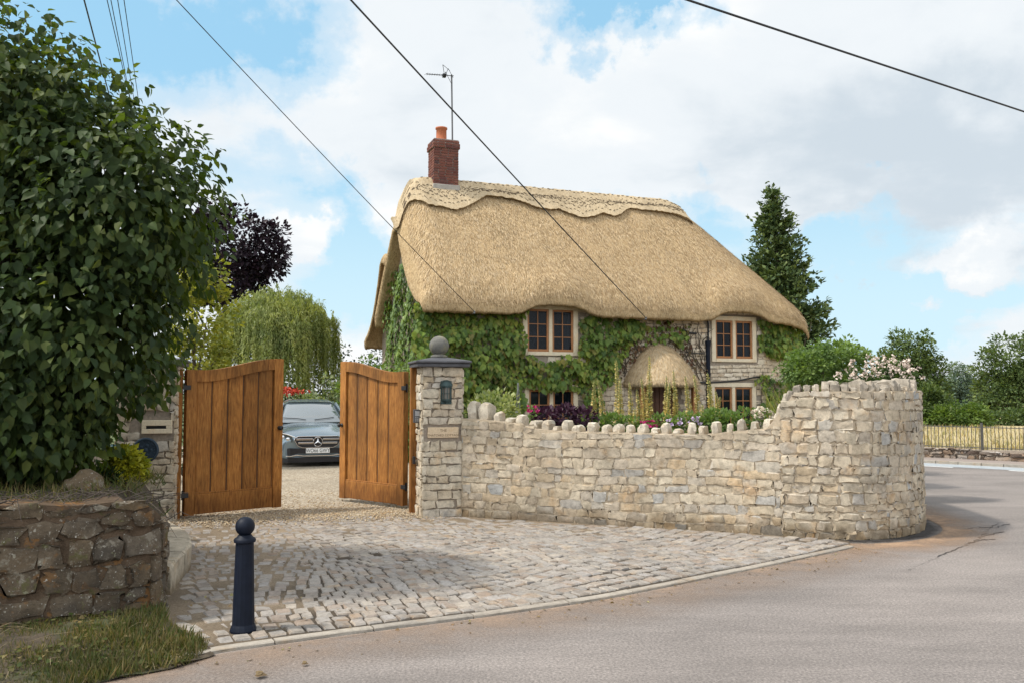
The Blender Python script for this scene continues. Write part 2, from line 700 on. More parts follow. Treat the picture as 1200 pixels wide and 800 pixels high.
M_BED = bed_mat()
M_SETT = stone_mat('granite_sett', [(.26, .225, .195), (.335, .30, .265), (.29, .265, .24), (.38, .335, .285), (.285, .225, .18), (.34, .315, .295), (.31, .28, .25)], .006, var=.45, scale=26, dark=.3)
M_WALL = stone_mat('cotswold_stone', [(.54, .45, .33), (.59, .50, .375), (.555, .475, .365), (.60, .52, .40), (.50, .395, .27), (.50, .455, .39), (.565, .48, .355), (.555, .475, .375), (.515, .435, .335), (.41, .41, .40), (.54, .42, .28), (.575, .49, .375), (.46, .38, .285)],
                   .016, var=.45, scale=19, dark=.38, foot=.22)
M_WALLS = stone_mat('weathered_wall_stone', [(.56, .47, .35), (.62, .54, .43), (.52, .46, .38), (.60, .50, .38), (.48, .42, .34)], .014, var=.32, scale=14)
M_COPE = stone_mat('coping_stone', [(.60, .53, .42), (.64, .58, .48), (.53, .455, .35), (.57, .50, .41)], .01, var=.45, scale=14, dark=.4)
M_MORTAR = plain('lime_mortar', (.47, .385, .28), .95, nscale=30, var=.22, bump=.006)
M_MORTAR_D = plain('dark_mortar', (.30, .25, .20), .95, nscale=30, var=.3, bump=.006)
M_COPE2 = stone_mat('weathered_coping', [(.44, .385, .31), (.36, .31, .25), (.50, .44, .36), (.30, .26, .21)], .012, var=.45, scale=12, dark=.6)
M_PIL = stone_mat('pillar_stone', [(.54, .46, .345), (.63, .56, .45), (.57, .49, .375), (.61, .525, .405), (.48, .385, .265), (.55, .505, .44)], .012, var=.5, scale=14,
                  lichen=[(5, .60, (.20, .19, .19), .5)])
M_OLD = stone_mat('lichened_rubble', [(.125, .097, .068), (.17, .13, .09), (.145, .12, .094), (.175, .125, .075), (.105, .085, .064)], .03, var=.5, scale=9, dark=.75,
                  lichen=[(9, .57, (.30, .27, .215), .6), (4, .60, (.26, .13, .045), .55), (26, .61, (.50, .47, .40), .75), (6.5, .58, (.12, .12, .04), .6), (45, .62, (.62, .6, .54), .9)])
M_OLDJ = stone_mat('earth_joint', [(.13, .09, .06), (.13, .09, .06)], .03, var=.5, scale=12, lichen=[(5, .58, (.26, .13, .045), .7), (26, .64, (.45, .42, .36), .8), (7, .6, (.09, .10, .035), .6)])
M_RUB = stone_mat('dark_rubble', [(.20, .14, .10), (.30, .22, .16), (.38, .33, .28), (.15, .11, .09), (.46, .42, .38)], .03, var=.4, scale=8)
M_HOUSE = stone_mat('house_stone', [(.62, .52, .39), (.70, .61, .48), (.56, .46, .345), (.65, .54, .40), (.72, .64, .52)], .014, var=.35, scale=9)
M_ASHLAR = stone_mat('dressed_stone', [(.74, .63, .46), (.75, .65, .49)], .003, var=.14, scale=9)
M_SLATE = plain('dark_slate_cap', (.075, .075, .085), .7, nscale=9, var=.35, bump=.004)
M_BALL = stone_mat('weathered_ball_stone', [(.17, .165, .15), (.17, .165, .15)], .006, var=.3, scale=12, lichen=[(7, .55, (.25, .23, .15), .6)])
M_BRICK = stone_mat('chimney_brick', [(.15, .058, .045), (.19, .075, .055), (.125, .05, .045), (.22, .095, .07), (.09, .05, .05)], .004, var=.3, scale=16)
M_BMORT = plain('brick_mortar', (.30, .25, .22), .95, nscale=30, var=.2)
M_POT = plain('terracotta', (.42, .13, .055), .75, nscale=12, var=.2)
M_IRON = plain('black_iron', (.012, .012, .014), .45, nscale=25, var=.3)
M_BOLL = plain('navy_black_paint', (.006, .0095, .020), .55, nscale=14, var=.35, bump=.0015, Specular_IOR_Level=.2)
M_STEEL = plain('dull_steel', (.35, .35, .36), .4, 1.0, nscale=30, var=.2)
M_KERB = stone_mat('kerb_stone', [(.33, .29, .245), (.37, .33, .28), (.29, .26, .225)], .006, var=.3, scale=16)
M_PALEKERB = stone_mat('pale_kerb_stone', [(.46, .39, .30), (.52, .45, .35), (.42, .36, .28)], .014, var=.45, scale=12, dark=.4, lichen=[(4, .56, (.20, .18, .13), .6)], foot=.1)


def soil_mat():
    t = NT('soil')
    c = t.ramp(t.noise(14, 8, .7), [(.3, (.035, .026, .018)), (.5, (.075, .055, .036)), (.7, (.13, .10, .065))])
    g = t.ramp(t.noise(2.5, 5, .6), [(.5, 0.0), (.65, .7)])
    c = t.mix(g, c, (.055, .075, .022))
    t.base(c, .95)
    t.bump(t.noise(25, 8, .7), .9, .03)
    return t.m


M_SOIL = soil_mat()


def field_mat(name, a, b, c_):
    t = NT(name)
    c = t.ramp(t.noise(.25, 8, .65), [(.3, a), (.5, b), (.7, c_)])
    c = t.mix(.5, c, t.ramp(t.noise(6, 6, .7, t.co('Object', (1, 2.5, 1))), [(.3, .7), (.7, 1.25)]), 'MULTIPLY')
    t.base(c, .95)
    t.bump(t.noise(12, 6, .7), .8, .05)
    return t.m


M_FIELD = field_mat('dry_field_grass', (.34, .27, .13), (.46, .37, .20), (.40, .34, .17))
M_LAWN = field_mat('green_ground', (.06, .09, .025), (.08, .11, .03), (.12, .13, .05))

# ------------------------------------------------------------------ ground
KERB = Path([(-2.12, 5.36), (-1.92, 5.56), (-1.19, 5.96), (-.26, 6.42), (.70, 6.96), (1.98, 7.93), (2.9, 8.66), (3.62, 9.24)])
WALLP = Path(catmull([(-.672, 11.47), (.6, 10.95), (1.88, 10.45), (2.6, 10.17), (3.22, 9.86), (3.70, 9.68), (4.16, 9.72), (4.62, 10.0), (4.97, 10.42), (5.14, 10.83), (5.23, 11.4), (5.30, 12.4), (5.36, 14.2)], 8))
RETP = Path(catmull([(3.0, 29.5), (6.6, 25.2), (10.27, 21.45), (11.94, 19.9), (14.5, 17.6), (18, 14.6), (23, 10.5)], 6))


def sheet(name, poly, z, mat, kind='structure'):
    bm = bmesh.new()
    vs_ = [bm.verts.new((p[0], p[1], z if len(p) < 3 else p[2])) for p in poly]
    f = bm.faces.new(vs_)
    bmesh.ops.triangulate(bm, faces=[f])
    if sum(q.normal.z for q in bm.faces) < 0:
        bmesh.ops.reverse_faces(bm, faces=bm.faces[:])
    me = bpy.data.meshes.new(name)
    bm.to_mesh(me)
    bm.free()
    me.materials.append(mat)
    o = link(name, me)
    o['kind'] = kind
    return o


def strip(name, path, a, b, z, mat, s0=0, s1=None, step=.12, zb=None):
    s1 = path.L if s1 is None else s1
    n = max(2, int((s1 - s0) / step))
    vs_, fs, uv = [], [], []
    for i in range(n + 1):
        s = s0 + (s1 - s0) * i / n
        p, nn = path.at(s), path.nrm(s)
        for off, v, zz in ((a, 0, z), (b, 1, z if zb is None else zb)):
            q = p + nn * off
            vs_.append((q[0], q[1], zz))
            uv.append((i / n, v))
    for i in range(n):
        fs.append((2 * i, 2 * i + 2, 2 * i + 3, 2 * i + 1))
    me = bpy.data.meshes.new(name)
    me.from_pydata(vs_, [], fs)
    ul = me.uv_layers.new(name='UVMap')
    for lp in me.loops:
        ul.data[lp.index].uv = uv[lp.vertex_index]
    if len(me.polygons) and me.polygons[0].normal.z < 0:
        me.flip_normals()
    me.materials.append(mat)
    o = link(name, me)
    o['kind'] = 'structure'
    return o


sheet('ground', [(-900, -300), (900, -300), (900, 1600), (-900, 1600)], -0.03, M_LAWN)
ret_pts = [tuple(p) for p in RETP.p]
sheet('road', [(-60, -60), (-60, -22), (-30, -9), (-7, 2.0), (-5, 3.2), (-5, 30)] + [(2, 32)] + ret_pts + [(60, -8), (60, -60)], 0.0, M_ASPHALT)
sheet('field', [tuple(p + RETP.nrm(RETP.L * i / 20) * -.25) for i, p in [(k, RETP.at(RETP.L * k / 20)) for k in range(21)]] + [(60, 2), (500, 20), (500, 900), (20, 900), (2, 36)], 0.27, M_FIELD)

# pavement, lane with the pale sky sheen painted into its colour, and dashed edge line along the far side of the road
pm = plain('pavement_tarmac', (.26, .215, .19), .9, nscale=30, var=.25, bump=.004)
strip('pavement', RETP, .05, 1.05, .06, pm)
kb = MB()
ns = 60
for i in range(ns):
    s0, s1 = RETP.L * i / ns, RETP.L * (i + .97) / ns
    a0, a1 = RETP.at(s0) + RETP.nrm(s0) * 1.05, RETP.at(s1) + RETP.nrm(s1) * 1.05
    b0, b1 = RETP.at(s0) + RETP.nrm(s0) * 1.17, RETP.at(s1) + RETP.nrm(s1) * 1.17
    kb.add([(*a0, .066), (*a1, .066), (*b1, .062), (*b0, .062), (*b1, 0), (*b0, 0)], [(0, 3, 2, 1), (3, 5, 4, 2)])
struct(kb.build('kerb', M_KERB))
lm = plain('sky_sheen_asphalt', (.38, .42, .45), .32, nscale=6, var=.12)
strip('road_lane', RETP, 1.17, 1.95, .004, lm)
wm = plain('white_road_paint', (.74, .75, .74), .6, nscale=14, var=.2)
s = 6.0
k = 0
while s < RETP.L - 3:
    strip('road_marking', RETP, 2.0, 2.13, .004, wm, s, s + 1.3)
    s += 2.4

# gravel drive beyond the gates
sheet('gravel_drive', [(-4.6, 10.9), (-1.0, 11.75), (-.4, 12.6), (0, 15), (-1.5, 19), (-2.2, 27), (-9, 30), (-12, 22), (-9, 14)], .008, M_GRAVEL)
# garden ground behind the wall, up to the house
gp = [tuple(p + WALLP.nrm(WALLP.L * i / 24) * -.2) for i, p in [(k, WALLP.at(WALLP.L * k / 24)) for k in range(25)]]
sheet('garden_soil', gp + [(7.5, 21), (9, 25), (6, 31), (-1.0, 32), (-1.5, 20), (-.2, 15), (-.5, 12.2)], .72, M_SOIL)

# ---- cobbled apron
APRON = [(-2.14, 5.42)] + [tuple(KERB.at(KERB.L * i / 16)) for i in range(17)] + [(3.74, 9.58)] + \
        [tuple(WALLP.at(s_)) for s_ in np.linspace(4.6, 0, 20)] + [(-.75, 11.55), (-1.2, 11.6), (-2.8, 11.5), (-4.3, 11.05), (-4.15, 10.3), (-3.6, 9.2), (-3.2, 8.25), (-3.1, 7.4), (-2.85, 6.5), (-2.7, 6.2), (-2.45, 6.0)]
bed = MB()


def apron_bed():
    bm = bmesh.new()
    f = bm.faces.new([bm.verts.new((p[0], p[1], .012)) for p in APRON])
    bmesh.ops.triangulate(bm, faces=[f])
    bmesh.ops.recalc_face_normals(bm, faces=bm.faces[:])
    if sum(q.normal.z for q in bm.faces) < 0:
        bmesh.ops.reverse_faces(bm, faces=bm.faces[:])
    bed.bm(bm, 0)


apron_bed()
r2 = np.random.default_rng(3)


def sett(mb, cx, cy, ax, ay, w, l, h):
    """one cushion-topped stone; ax, ay: unit plan axes"""
    g = [-1, -.84, .84, 1]
    vs_ = []
    jit = r2.normal(0, .045, (4, 4, 2))
    tilt = r2.normal(0, .0035, 2)
    ph = r2.normal(0, .003)
    for i, a in enumerate(g):
        for j, b in enumerate(g):
            e = max(abs(a), abs(b))
            zz = h + ph + tilt[0] * a + tilt[1] * b - (.011 if e > .9 else 0) - (.006 if abs(a) > .9 and abs(b) > .9 else 0)
            sq = .955 if abs(a) > .9 and abs(b) > .9 else 1
            x = (a + jit[i, j, 0]) * w / 2 * sq
            y = (b + jit[i, j, 1]) * l / 2 * sq
            vs_.append((cx + ax[0] * x + ay[0] * y, cy + ax[1] * x + ay[1] * y, zz))
    fs = [(i * 4 + j, (i + 1) * 4 + j, (i + 1) * 4 + j + 1, i * 4 + j + 1) for i in range(3) for j in range(3)]
    ring = [0, 4, 8, 12, 13, 14, 15, 11, 7, 3, 2, 1]
    n0 = len(vs_)
    for q in ring:
        vs_.append((vs_[q][0], vs_[q][1], .0))
    for q in range(12):
        a, b = q, (q + 1) % 12
        fs.append((ring[b], ring[a], n0 + a, n0 + b))
    mb.add(vs_, fs, 1)


inner = APRON
row = 0
off = .08
while off < 6.2:
    rw = .145 + .055 * r2.random()
    s = -.9 - .3 * r2.random()
    while s < KERB.L + .2:
        l = .085 + .06 * r2.random()
        sc_ = s + l / 2
        ss = min(max(sc_, 0), KERB.L)
        p, nn, tt = KERB.at(ss), -KERB.nrm(ss), KERB.tan(ss)
        fan = min(1, off / .5) * (.11 * math.sin(sc_ * 1.9 + off * .35) + .03 * math.sin(sc_ * 4.3 - off * .7))
        q = p + nn * (off + rw / 2 + fan) + tt * (sc_ - ss)
        an = min(1, off / .5) * (.11 * 1.9 * math.cos(sc_ * 1.9 + off * .35) + .03 * 4.3 * math.cos(sc_ * 4.3 - off * .7))
        ta = tt + nn * an * .9
        ta /= np.linalg.norm(ta)
        na = np.array([-ta[1], ta[0]])
        s += l
        if not inside(APRON, q[0], q[1]):
            continue
        ok = all(inside(APRON, *(q + ta * dx * l * .42 + na * dy * rw * .42)) for dx in (-1, 1) for dy in (-1, 1))
        if not ok:
            continue
        # towards the gate and the left wall the setts sink into grit
        bury = max(smooth((q[1] - 9.2) / 2.0), smooth((-1.1 - q[0]) / 1.4) * .9)
        h = .0265 - .010 * bury + r2.normal(0, .0015)
        if r2.random() < bury * .08:
            continue
        sett(bed, q[0], q[1], ta, na, l * .95 - .009, rw * .93 - .006, h)
    off += rw
o = bed.build('driveway_paving', [M_BED, M_SETT], sm=False)
sm_angle(o, 22)
struct(o)

# flush edging stones between the setts and the road
eb = MB()
s = 0
while s < KERB.L - .05:
    l = min(.55 + .4 * r2.random(), KERB.L - s)
    pts = []
    n = 4
    h = .024 + r2.normal(0, .002)
    for i in range(n + 1):
        ss = s + .006 + (l - .012) * i / n
        p, nn = KERB.at(ss), KERB.nrm(ss)
        for o_, zz in ((.045, 0), (.044, h - .006), (.036, h), (-.03, h), (-.04, h - .006), (-.04, 0)):
            q = p + nn * (o_ + r2.normal(0, .002))
            pts.append((*q, zz))
    fs = []
    for i in range(n):
        for k in range(5):
            a = i * 6 + k
            fs.append((a, a + 6, a + 7, a + 1))
    fs += [(0, 1, 2, 3, 4, 5), tuple(n * 6 + k for k in (5, 4, 3, 2, 1, 0))]
    eb.add(pts, fs)
    s += l
o = eb.build('kerb', M_KERB)
struct(o)


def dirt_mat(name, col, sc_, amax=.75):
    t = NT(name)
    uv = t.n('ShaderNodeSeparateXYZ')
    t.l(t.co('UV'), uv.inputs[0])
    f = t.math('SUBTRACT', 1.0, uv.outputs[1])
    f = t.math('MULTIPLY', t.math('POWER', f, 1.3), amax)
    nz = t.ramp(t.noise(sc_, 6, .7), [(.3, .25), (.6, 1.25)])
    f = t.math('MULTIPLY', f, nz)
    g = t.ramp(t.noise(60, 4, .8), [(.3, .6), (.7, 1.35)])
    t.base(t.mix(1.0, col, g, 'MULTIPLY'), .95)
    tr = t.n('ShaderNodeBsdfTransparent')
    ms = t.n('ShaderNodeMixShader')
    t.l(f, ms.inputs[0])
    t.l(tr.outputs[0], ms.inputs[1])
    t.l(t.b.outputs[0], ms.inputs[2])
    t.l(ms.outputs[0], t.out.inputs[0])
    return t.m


M_DIRT = dirt_mat('road_silt', (.32, .225, .16), 2.5, .6)
M_DIRT2 = dirt_mat('wall_foot_silt', (.34, .225, .145), 2.2, .95)
KERB2 = Path(catmull([(-2.6, 4.95), (-1.92, 5.52), (-1.19, 5.94), (-.26, 6.41), (.70, 6.96), (1.98, 7.93), (2.9, 8.66), (3.62, 9.24)], 8))
struct(strip('road_silt', KERB2, .05, .85, .005, M_DIRT), 'stuff')
struct(strip('road_silt', WALLP, .20, .95, .0055, M_DIRT2, 4.55, WALLP.L), 'stuff')
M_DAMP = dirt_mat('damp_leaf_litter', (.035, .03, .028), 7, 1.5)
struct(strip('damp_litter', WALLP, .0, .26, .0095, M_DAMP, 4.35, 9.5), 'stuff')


# ------------------------------------------------------------------ masonry
def stone_face(mb, path, zlo, zhi, hr, lr, proud, mat, rg, skip=None, s0=0, s1=None, rough=1.0, split=.12, joint=.010, wav=.02, off=0.0, zstart=None):
    s1 = path.L if s1 is None else s1
    zmax = max(zhi(s) for s in np.linspace(s0, s1, 30))
    zmin = min(zlo(s) for s in np.linspace(s0, s1, 30)) if zstart is None else zstart
    z = zmin
    ga = np.array([-1, -.80, 0, .80, 1])
    gb = np.array([-1, -.70, .70, 1])
    A, B = np.meshgrid(ga, gb, indexing='ij')
    edge = np.maximum(np.abs(A), np.abs(B)) > .9
    corner = (np.abs(A) > .9) & (np.abs(B) > .9)
    idx = np.arange(20).reshape(5, 4)
    front = [(idx[i, j], idx[i + 1, j], idx[i + 1, j + 1], idx[i, j + 1]) for i in range(4) for j in range(3)]
    ring = list(idx[:, 0]) + list(idx[4, 1:]) + list(idx[3::-1, 3]) + list(idx[0, 2:0:-1])
    nr = len(ring)
    side = [(ring[(q + 1) % nr], ring[q], 20 + q, 20 + (q + 1) % nr) for q in range(nr)]
    faces = front + side
    pw = rg.random() * 6

    def one(sc_, zc, l, h):
        pr = proud * (.55 + .9 * rg.random())
        jx = np.clip(rg.normal(0, .012 * rough, A.shape), -.03, .03) * np.where(edge, 1, .5)
        jz = np.clip(rg.normal(0, .008 * rough, A.shape), -.02, .02) * np.where(edge, 1, .5)
        kx = np.where(corner, .945, 1.0)
        S = sc_ + A * kx * (l / 2 - joint / 2) + jx
        Z = zc + B * kx * (h / 2 - joint / 2) + jz
        D = pr * np.where(corner, .52, np.where(edge, .78, 1.0)) + rg.normal(0, .30 * proud * rough, A.shape)
        S, Z, D = S.ravel(), Z.ravel(), D.ravel()
        S = np.concatenate([S, S[ring]])
        Z = np.concatenate([Z, Z[ring]])
        D = np.concatenate([D, np.full(nr, -.02)]) + off
        S = np.clip(S, 0, path.L)
        px = np.interp(S, path.s, path.p[:, 0])
        py = np.interp(S, path.s, path.p[:, 1])
        n = path.nrm(sc_)
        t = path.tan(sc_)
        V = np.stack([px + n[0] * D, py + n[1] * D, Z], 1)
        mb.add(V, faces, mat)

    while z < zmax - .02:
        h = hr[0] + (hr[1] - hr[0]) * rg.random()
        s = s0 + (0 if rg.random() < .5 else -.5 * lr[0] * rg.random())
        first = True
        while s < s1 - .02:
            l = lr[0] + (lr[1] - lr[0]) * rg.random() ** 1.3
            if first:
                l *= .5 + .6 * rg.random()
                first = False
            a = max(s, s0)
            b = min(s + l, s1)
            if s1 - b < lr[0] * .45:
                b = s1
            sc_ = (a + b) / 2
            l_ = b - a
            zz = z + wav * math.sin(sc_ * 1.7 + pw + z * 2)
            lo, hi = zlo(sc_), zhi(sc_)
            z0, z1 = max(zz, lo), min(zz + h, hi)
            if z - zmin < .01:
                z0 = lo
            if z1 - z0 > .035 and l_ > .03:
                if skip is None or not skip(sc_, (z0 + z1) / 2, l_, z1 - z0):
                    if rg.random() < split and z1 - z0 > .11:
                        m_ = z0 + (z1 - z0) * (.4 + .2 * rg.random())
                        one(sc_, (z0 + m_) / 2, l_, m_ - z0)
                        one(sc_, (m_ + z1) / 2, l_, z1 - m_)
                    else:
                        one(sc_, (z0 + z1) / 2, l_, z1 - z0)
            s = b if b > s else s + l
        z += h


def core(mb, path, zlo, zhi, thick, mat, s0=0, s1=None, step=.15, off=0.0):
    s1 = path.L if s1 is None else s1
    n = max(1, int((s1 - s0) / step))
    vs_, fs = [], []
    for i in range(n + 1):
        s = s0 + (s1 - s0) * i / n
        p, nn = path.at(s), path.nrm(s)
        f = p + nn * off
        b = p - nn * (thick - off)
        vs_ += [(*f, zlo(s)), (*f, zhi(s)), (*b, zhi(s)), (*b, zlo(s))]
    for i in range(n):
        a = 4 * i
        for k in range(4):
            k2 = (k + 1) % 4
            fs.append((a + k, a + 4 + k, a + 4 + k2, a + k2))
    fs += [(0, 1, 2, 3), (4 * n + 3, 4 * n + 2, 4 * n + 1, 4 * n)]
    mb.add(vs_, fs, mat)


def rough_block(w, d, h, rg, amp=.12, taper=.85):
    """a rough upright stone, base at z=0, as bmesh"""
    bm = bmesh.new()
    bmesh.ops.create_cube(bm, size=1)
    bmesh.ops.subdivide_edges(bm, edges=bm.edges[:], cuts=2, use_grid_fill=True)
    for p in bm.verts:
        x, y, z = p.co * 2
        e = 1 - .055 * (abs(x) > .9 and abs(z) > .9) - .05 * (abs(y) > .9 and abs(z) > .9) - .04 * (abs(x) > .9 and abs(y) > .9)
        tp = 1 - (1 - taper) * (z + 1) / 2
        p.co = Vector((x * w / 2 * e * tp, y * d / 2 * e * tp, (z + 1) / 2 * h * (e if z > 0 else 1)))
        p.co += Vector(rg.normal(0, amp * min(w, d, h) * .5, 3)) * (1 if z > -.9 else 0)
    return bm


# ---- the garden wall with its cock-and-hen coping
def s_of_px(path, px, lo=0, hi=None):
    hi = path.L if hi is None else hi
    best, bs = 1e9, 0
    for s in np.linspace(lo, hi, 700):
        p = path.at(s)
        e = abs(600 + p[0] / p[1] * 1000 - px)
        if e < best:
            best, bs = e, s
    return bs


top_px = [(551, 490), (600, 495), (632, 503), (681, 506), (779, 508), (825, 509), (879, 503), (903, 502), (909, 494), (913, 480), (924, 467), (931, 459), (990, 458), (1035, 458), (1070, 458)]
S_END = s_of_px(WALLP, 1078, 6.0, 9.0)
ts, tz = [], []
for px, py in top_px:
    s = s_of_px(WALLP, px, 0, 8.5)
    ts.append(s)
    tz.append(at(px, py, WALLP.at(s)[1]).z)
print('wall s', [round(x, 2) for x in ts], [round(x, 2) for x in tz], WALLP.L)
ZH = lambda s: float(np.interp(s, ts, tz))
gw = thing('garden_wall', 'curved pale stone garden wall with upright coping stones, beside the cobbled entrance', 'wall', (0, 0, 0))
mb = MB()
core(mb, WALLP, lambda s: -.02, ZH, .32, 0)
rg = np.random.default_rng(11)
stone_face(mb, WALLP, lambda s: 0.0, ZH, (.07, .135), (.10, .30), .011, 1, rg, s1=ts[9], split=.06, joint=.009, rough=1.25)
stone_face(mb, WALLP, lambda s: 0.0, ZH, (.08, .145), (.10, .27), .016, 1, rg, s0=ts[9], s1=WALLP.L - .4, split=.06, joint=.012, rough=1.4)
o = mb.build('masonry', [M_MORTAR, M_WALL], gw)
sm_angle(o, 24)


def cope(s, w, h, d, lean=0.0, z=None):
    bm = rough_block(w, d, h, rg, .13, .93)
    p, n, t = WALLP.at(s), WALLP.nrm(s), WALLP.tan(s)
    c = p - n * (.16 + rg.normal(0, .008))
    M = Matrix.Translation((c[0], c[1], (ZH(s) if z is None else z) - .015)) @ Matrix.Rotation(math.atan2(t[1], t[0]) + rg.normal(0, .06), 4, 'Z') @ Matrix.Rotation(lean, 4, 'Y')
    m = MB()
    m.bm(bm, 0, M)
    o = m.build('coping_stone', M_COPE if ZH(s) < 1.5 else M_COPE2, gw)
    sm_angle(o, 22)


s = .06
tall = True
while s < ts[7] - .03:
    w = .065 + .05 * rg.random()
    h = (.115 + .04 * rg.random()) if tall else (.07 + .05 * rg.random())
    if s < .35:
        h, w = .20 + .05 * rg.random(), .13
    cope(s + w / 2, w, h, .27, rg.normal(0, .05))
    s += w + .05 + .045 * rg.random()
    if s < .4:
        s -= .04
    tall = not tall
for px, h in ((907, .15), (911, .17), (917, .16), (922, .14)):
    s = s_of_px(WALLP, px, 4, 7)
    cope(s, .085, h, .27, .25)
s = ts[11] - .02
tall = True
while s < WALLP.L - .5:
    w = .06 + .055 * rg.random()
    cope(s + w / 2, w, (.09 + .08 * rg.random()) if tall else .05 + .05 * rg.random(), .24, rg.normal(0, .10))
    s += w + .022
    tall = rg.random() < .62


# ---- gate pillars
def rect_faces(w, d):
    """paths of the four faces of a rectangle whose front runs along +x at y=0 (outward normals on the right-hand side)"""
    return [Path([(0, 0), (w, 0)]), Path([(w, 0), (w, d)]), Path([(w, d), (0, d)]), Path([(0, d), (0, 0)])]


def pillar(root, w, d, h, rg, skip_front=None, mats=None):
    mb = MB()
    mb.box(.012, w - .012, .012, d - .012, 0, h, 0)
    for i, p in enumerate(rect_faces(w, d)):
        stone_face(mb, p, lambda s: 0, lambda s: h, (.075, .15), (.12, .30), .016, 1, rg, skip=skip_front if i == 0 else None, split=.1, joint=.011, wav=0, zstart=0)
    o = mb.build('shaft', mats or [M_MORTAR_D, M_PIL], root)
    sm_angle(o, 45)


def cap_slab(root, w, d, z, over=.085):
    mb = MB()
    x0, x1, y0, y1 = -over, w + over, -over, d + over
    mb.bbox(x0, x1, y0, y1, z, z + .05, .012)
    mb.bbox(x0 - .022, x1 + .022, y0 - .022, y1 + .022, z + .052, z + .085, .012)
    cx, cy = w / 2, d / 2
    zt = z + .087
    mb.add([(x0, y0, zt), (x1, y0, zt), (x1, y1, zt), (x0, y1, zt), (cx - .1, cy - .1, zt + .05), (cx + .1, cy - .1, zt + .05), (cx + .1, cy + .1, zt + .05), (cx - .1, cy + .1, zt + .05)],
           [(0, 1, 5, 4), (1, 2, 6, 5), (2, 3, 7, 6), (3, 0, 4, 7), (4, 5, 6, 7)])
    mb.build('cap', M_SLATE, root)


GA = R(15.5)
PRW, PRD = .545, .545
pr = thing('gate_pillar', 'tall pale stone gate pillar with dark slab cap and stone ball, at the end of the garden wall', 'gate pillar', (-1.19, 11.36, 0), GA)
PRH = 1.995
PLQ = (.065, .50, 1.045, 1.205)
rgp = np.random.default_rng(21)
pillar(pr, PRW, PRD, PRH, rgp, skip_front=lambda s, z, l, h: (s + l / 2 > PLQ[0] and s - l / 2 < PLQ[1] and z + h / 2 > PLQ[2] and z - h / 2 < PLQ[3]))
cap_slab(pr, PRW, PRD, PRH)
mb = MB()
prof = [(.10, 0), (.115, .012), (.115, .03), (.07, .05)]
zc = .05 + .115
for k in range(1, 17):
    a = -math.pi / 2 + .45 + (math.pi - .45) * k / 16
    prof.append((max(.002, .135 * math.cos(a)), zc + .135 * math.sin(a)))
mb.lathe(prof, 32, (PRW / 2, PRD / 2, PRH + .13))
mb.build('ball_finial', M_BALL, pr, sm=True)


def text_mesh(s, size, extrude=.002, align='CENTER'):
    cu = bpy.data.curves.new('letters', 'FONT')
    cu.body = s
    cu.size = size
    cu.extrude = extrude
    cu.align_x = align
    cu.align_y = 'CENTER'
    o = bpy.data.objects.new('letters', cu)
    COL.objects.link(o)
    dg = bpy.context.evaluated_depsgraph_get()
    me = bpy.data.meshes.new_from_object(o.evaluated_get(dg))
    bpy.data.objects.remove(o)
    bpy.data.curves.remove(cu)
    return me


mb = MB()
mb.bbox(PLQ[0] + .01, PLQ[1] - .01, -.016, .03, PLQ[2] + .01, PLQ[3] - .01, .006)
plq = mb.build('name_stone', stone_mat('warm_name_stone', [(.66, .52, .36), (.66, .52, .36)], .003, var=.15, scale=10), pr)
M_LET = plain('incised_letters', (.20, .13, .08), .9, nscale=10, var=.1)
for txt, zz, sz in (('THE', 1.150, .050), ('THATCHED COTTAGE', 1.088, .042)):
    me = text_mesh(txt, sz, .0015)
    me.materials.append(M_LET)
    lo = link('lettering', me, plq, ((PLQ[0] + PLQ[1]) / 2, -.0165, zz))
    lo.rotation_euler = (R(90), 0, 0)

PLW, PLD, PLH = .70, .6, 2.0
pl = thing('gate_pillar', 'stone gate pillar half hidden by the big leafy bush, with a letter slot in its face', 'gate pillar', (-4.925, 10.80, 0), GA)
SLOT = (.30, .66, 1.135, 1.305)
pillar(pl, PLW, PLD, PLH, rgp, skip_front=lambda s, z, l, h: (s + l / 2 > SLOT[0] + .03 and s - l / 2 < SLOT[1] - .03 and z + h / 2 > SLOT[2] + .02 and z - h / 2 < SLOT[3] - .02))
cap_slab(pl, PLW, PLD, PLH)
mb = MB()
mb.bbox(SLOT[0], SLOT[1], -.03, .02, SLOT[2], 1.195, .006)
mb.bbox(SLOT[0], SLOT[1], -.03, .02, 1.235, SLOT[3], .006)
mb.bbox(SLOT[0], SLOT[0] + .05, -.029, .02, 1.1955, 1.2345, .003)
mb.bbox(SLOT[1] - .07, SLOT[1], -.029, .02, 1.1955, 1.2345, .003)
mb.box(SLOT[0] + .05, SLOT[1] - .07, -.006, .01, 1.19, 1.24, 1)
mb.build('letter_slot', [M_ASHLAR, M_IRON], pl)
# round cast plaque
pq = thing('wall_plaque', 'round dark blue cast metal plaque on the gate pillar below the letter slot', 'plaque', pl.matrix_world @ Vector((0, 0, 0)), GA)
pq.location = Vector((-4.925, 10.80, 0)) + Matrix.Rotation(GA, 3, 'Z') @ Vector((.355, -.028, .93))
mb = MB()
mb.lathe([(.158, .0), (.158, .014), (.146, .022), (.132, .022), (.126, .013), (.10, .013)], 40)
for k in range(5):
    a = 2 * math.pi * k / 5
    mb.lathe([(.02, .012), (.018, .022), (.004, .026)], 10, (.062 * math.cos(a), .062 * math.sin(a), 0))
for k in range(20):
    a = 2 * math.pi * k / 20
    mb.lathe([(.008, .012), (.006, .018), (.002, .02)], 6, (.106 * math.cos(a), .106 * math.sin(a), 0))
mb.lathe([(.03, .012), (.026, .024), (.01, .03), (.003, .03)], 16)
mb.lathe([(.10, .0131), (.001, .0131)], 24, cap=False)
o = mb.build('disc', plain('blue_cast_iron', (.030, .050, .075), .45, .4, nscale=20, var=.3), pq, sm=False)
sm_angle(o, 35)
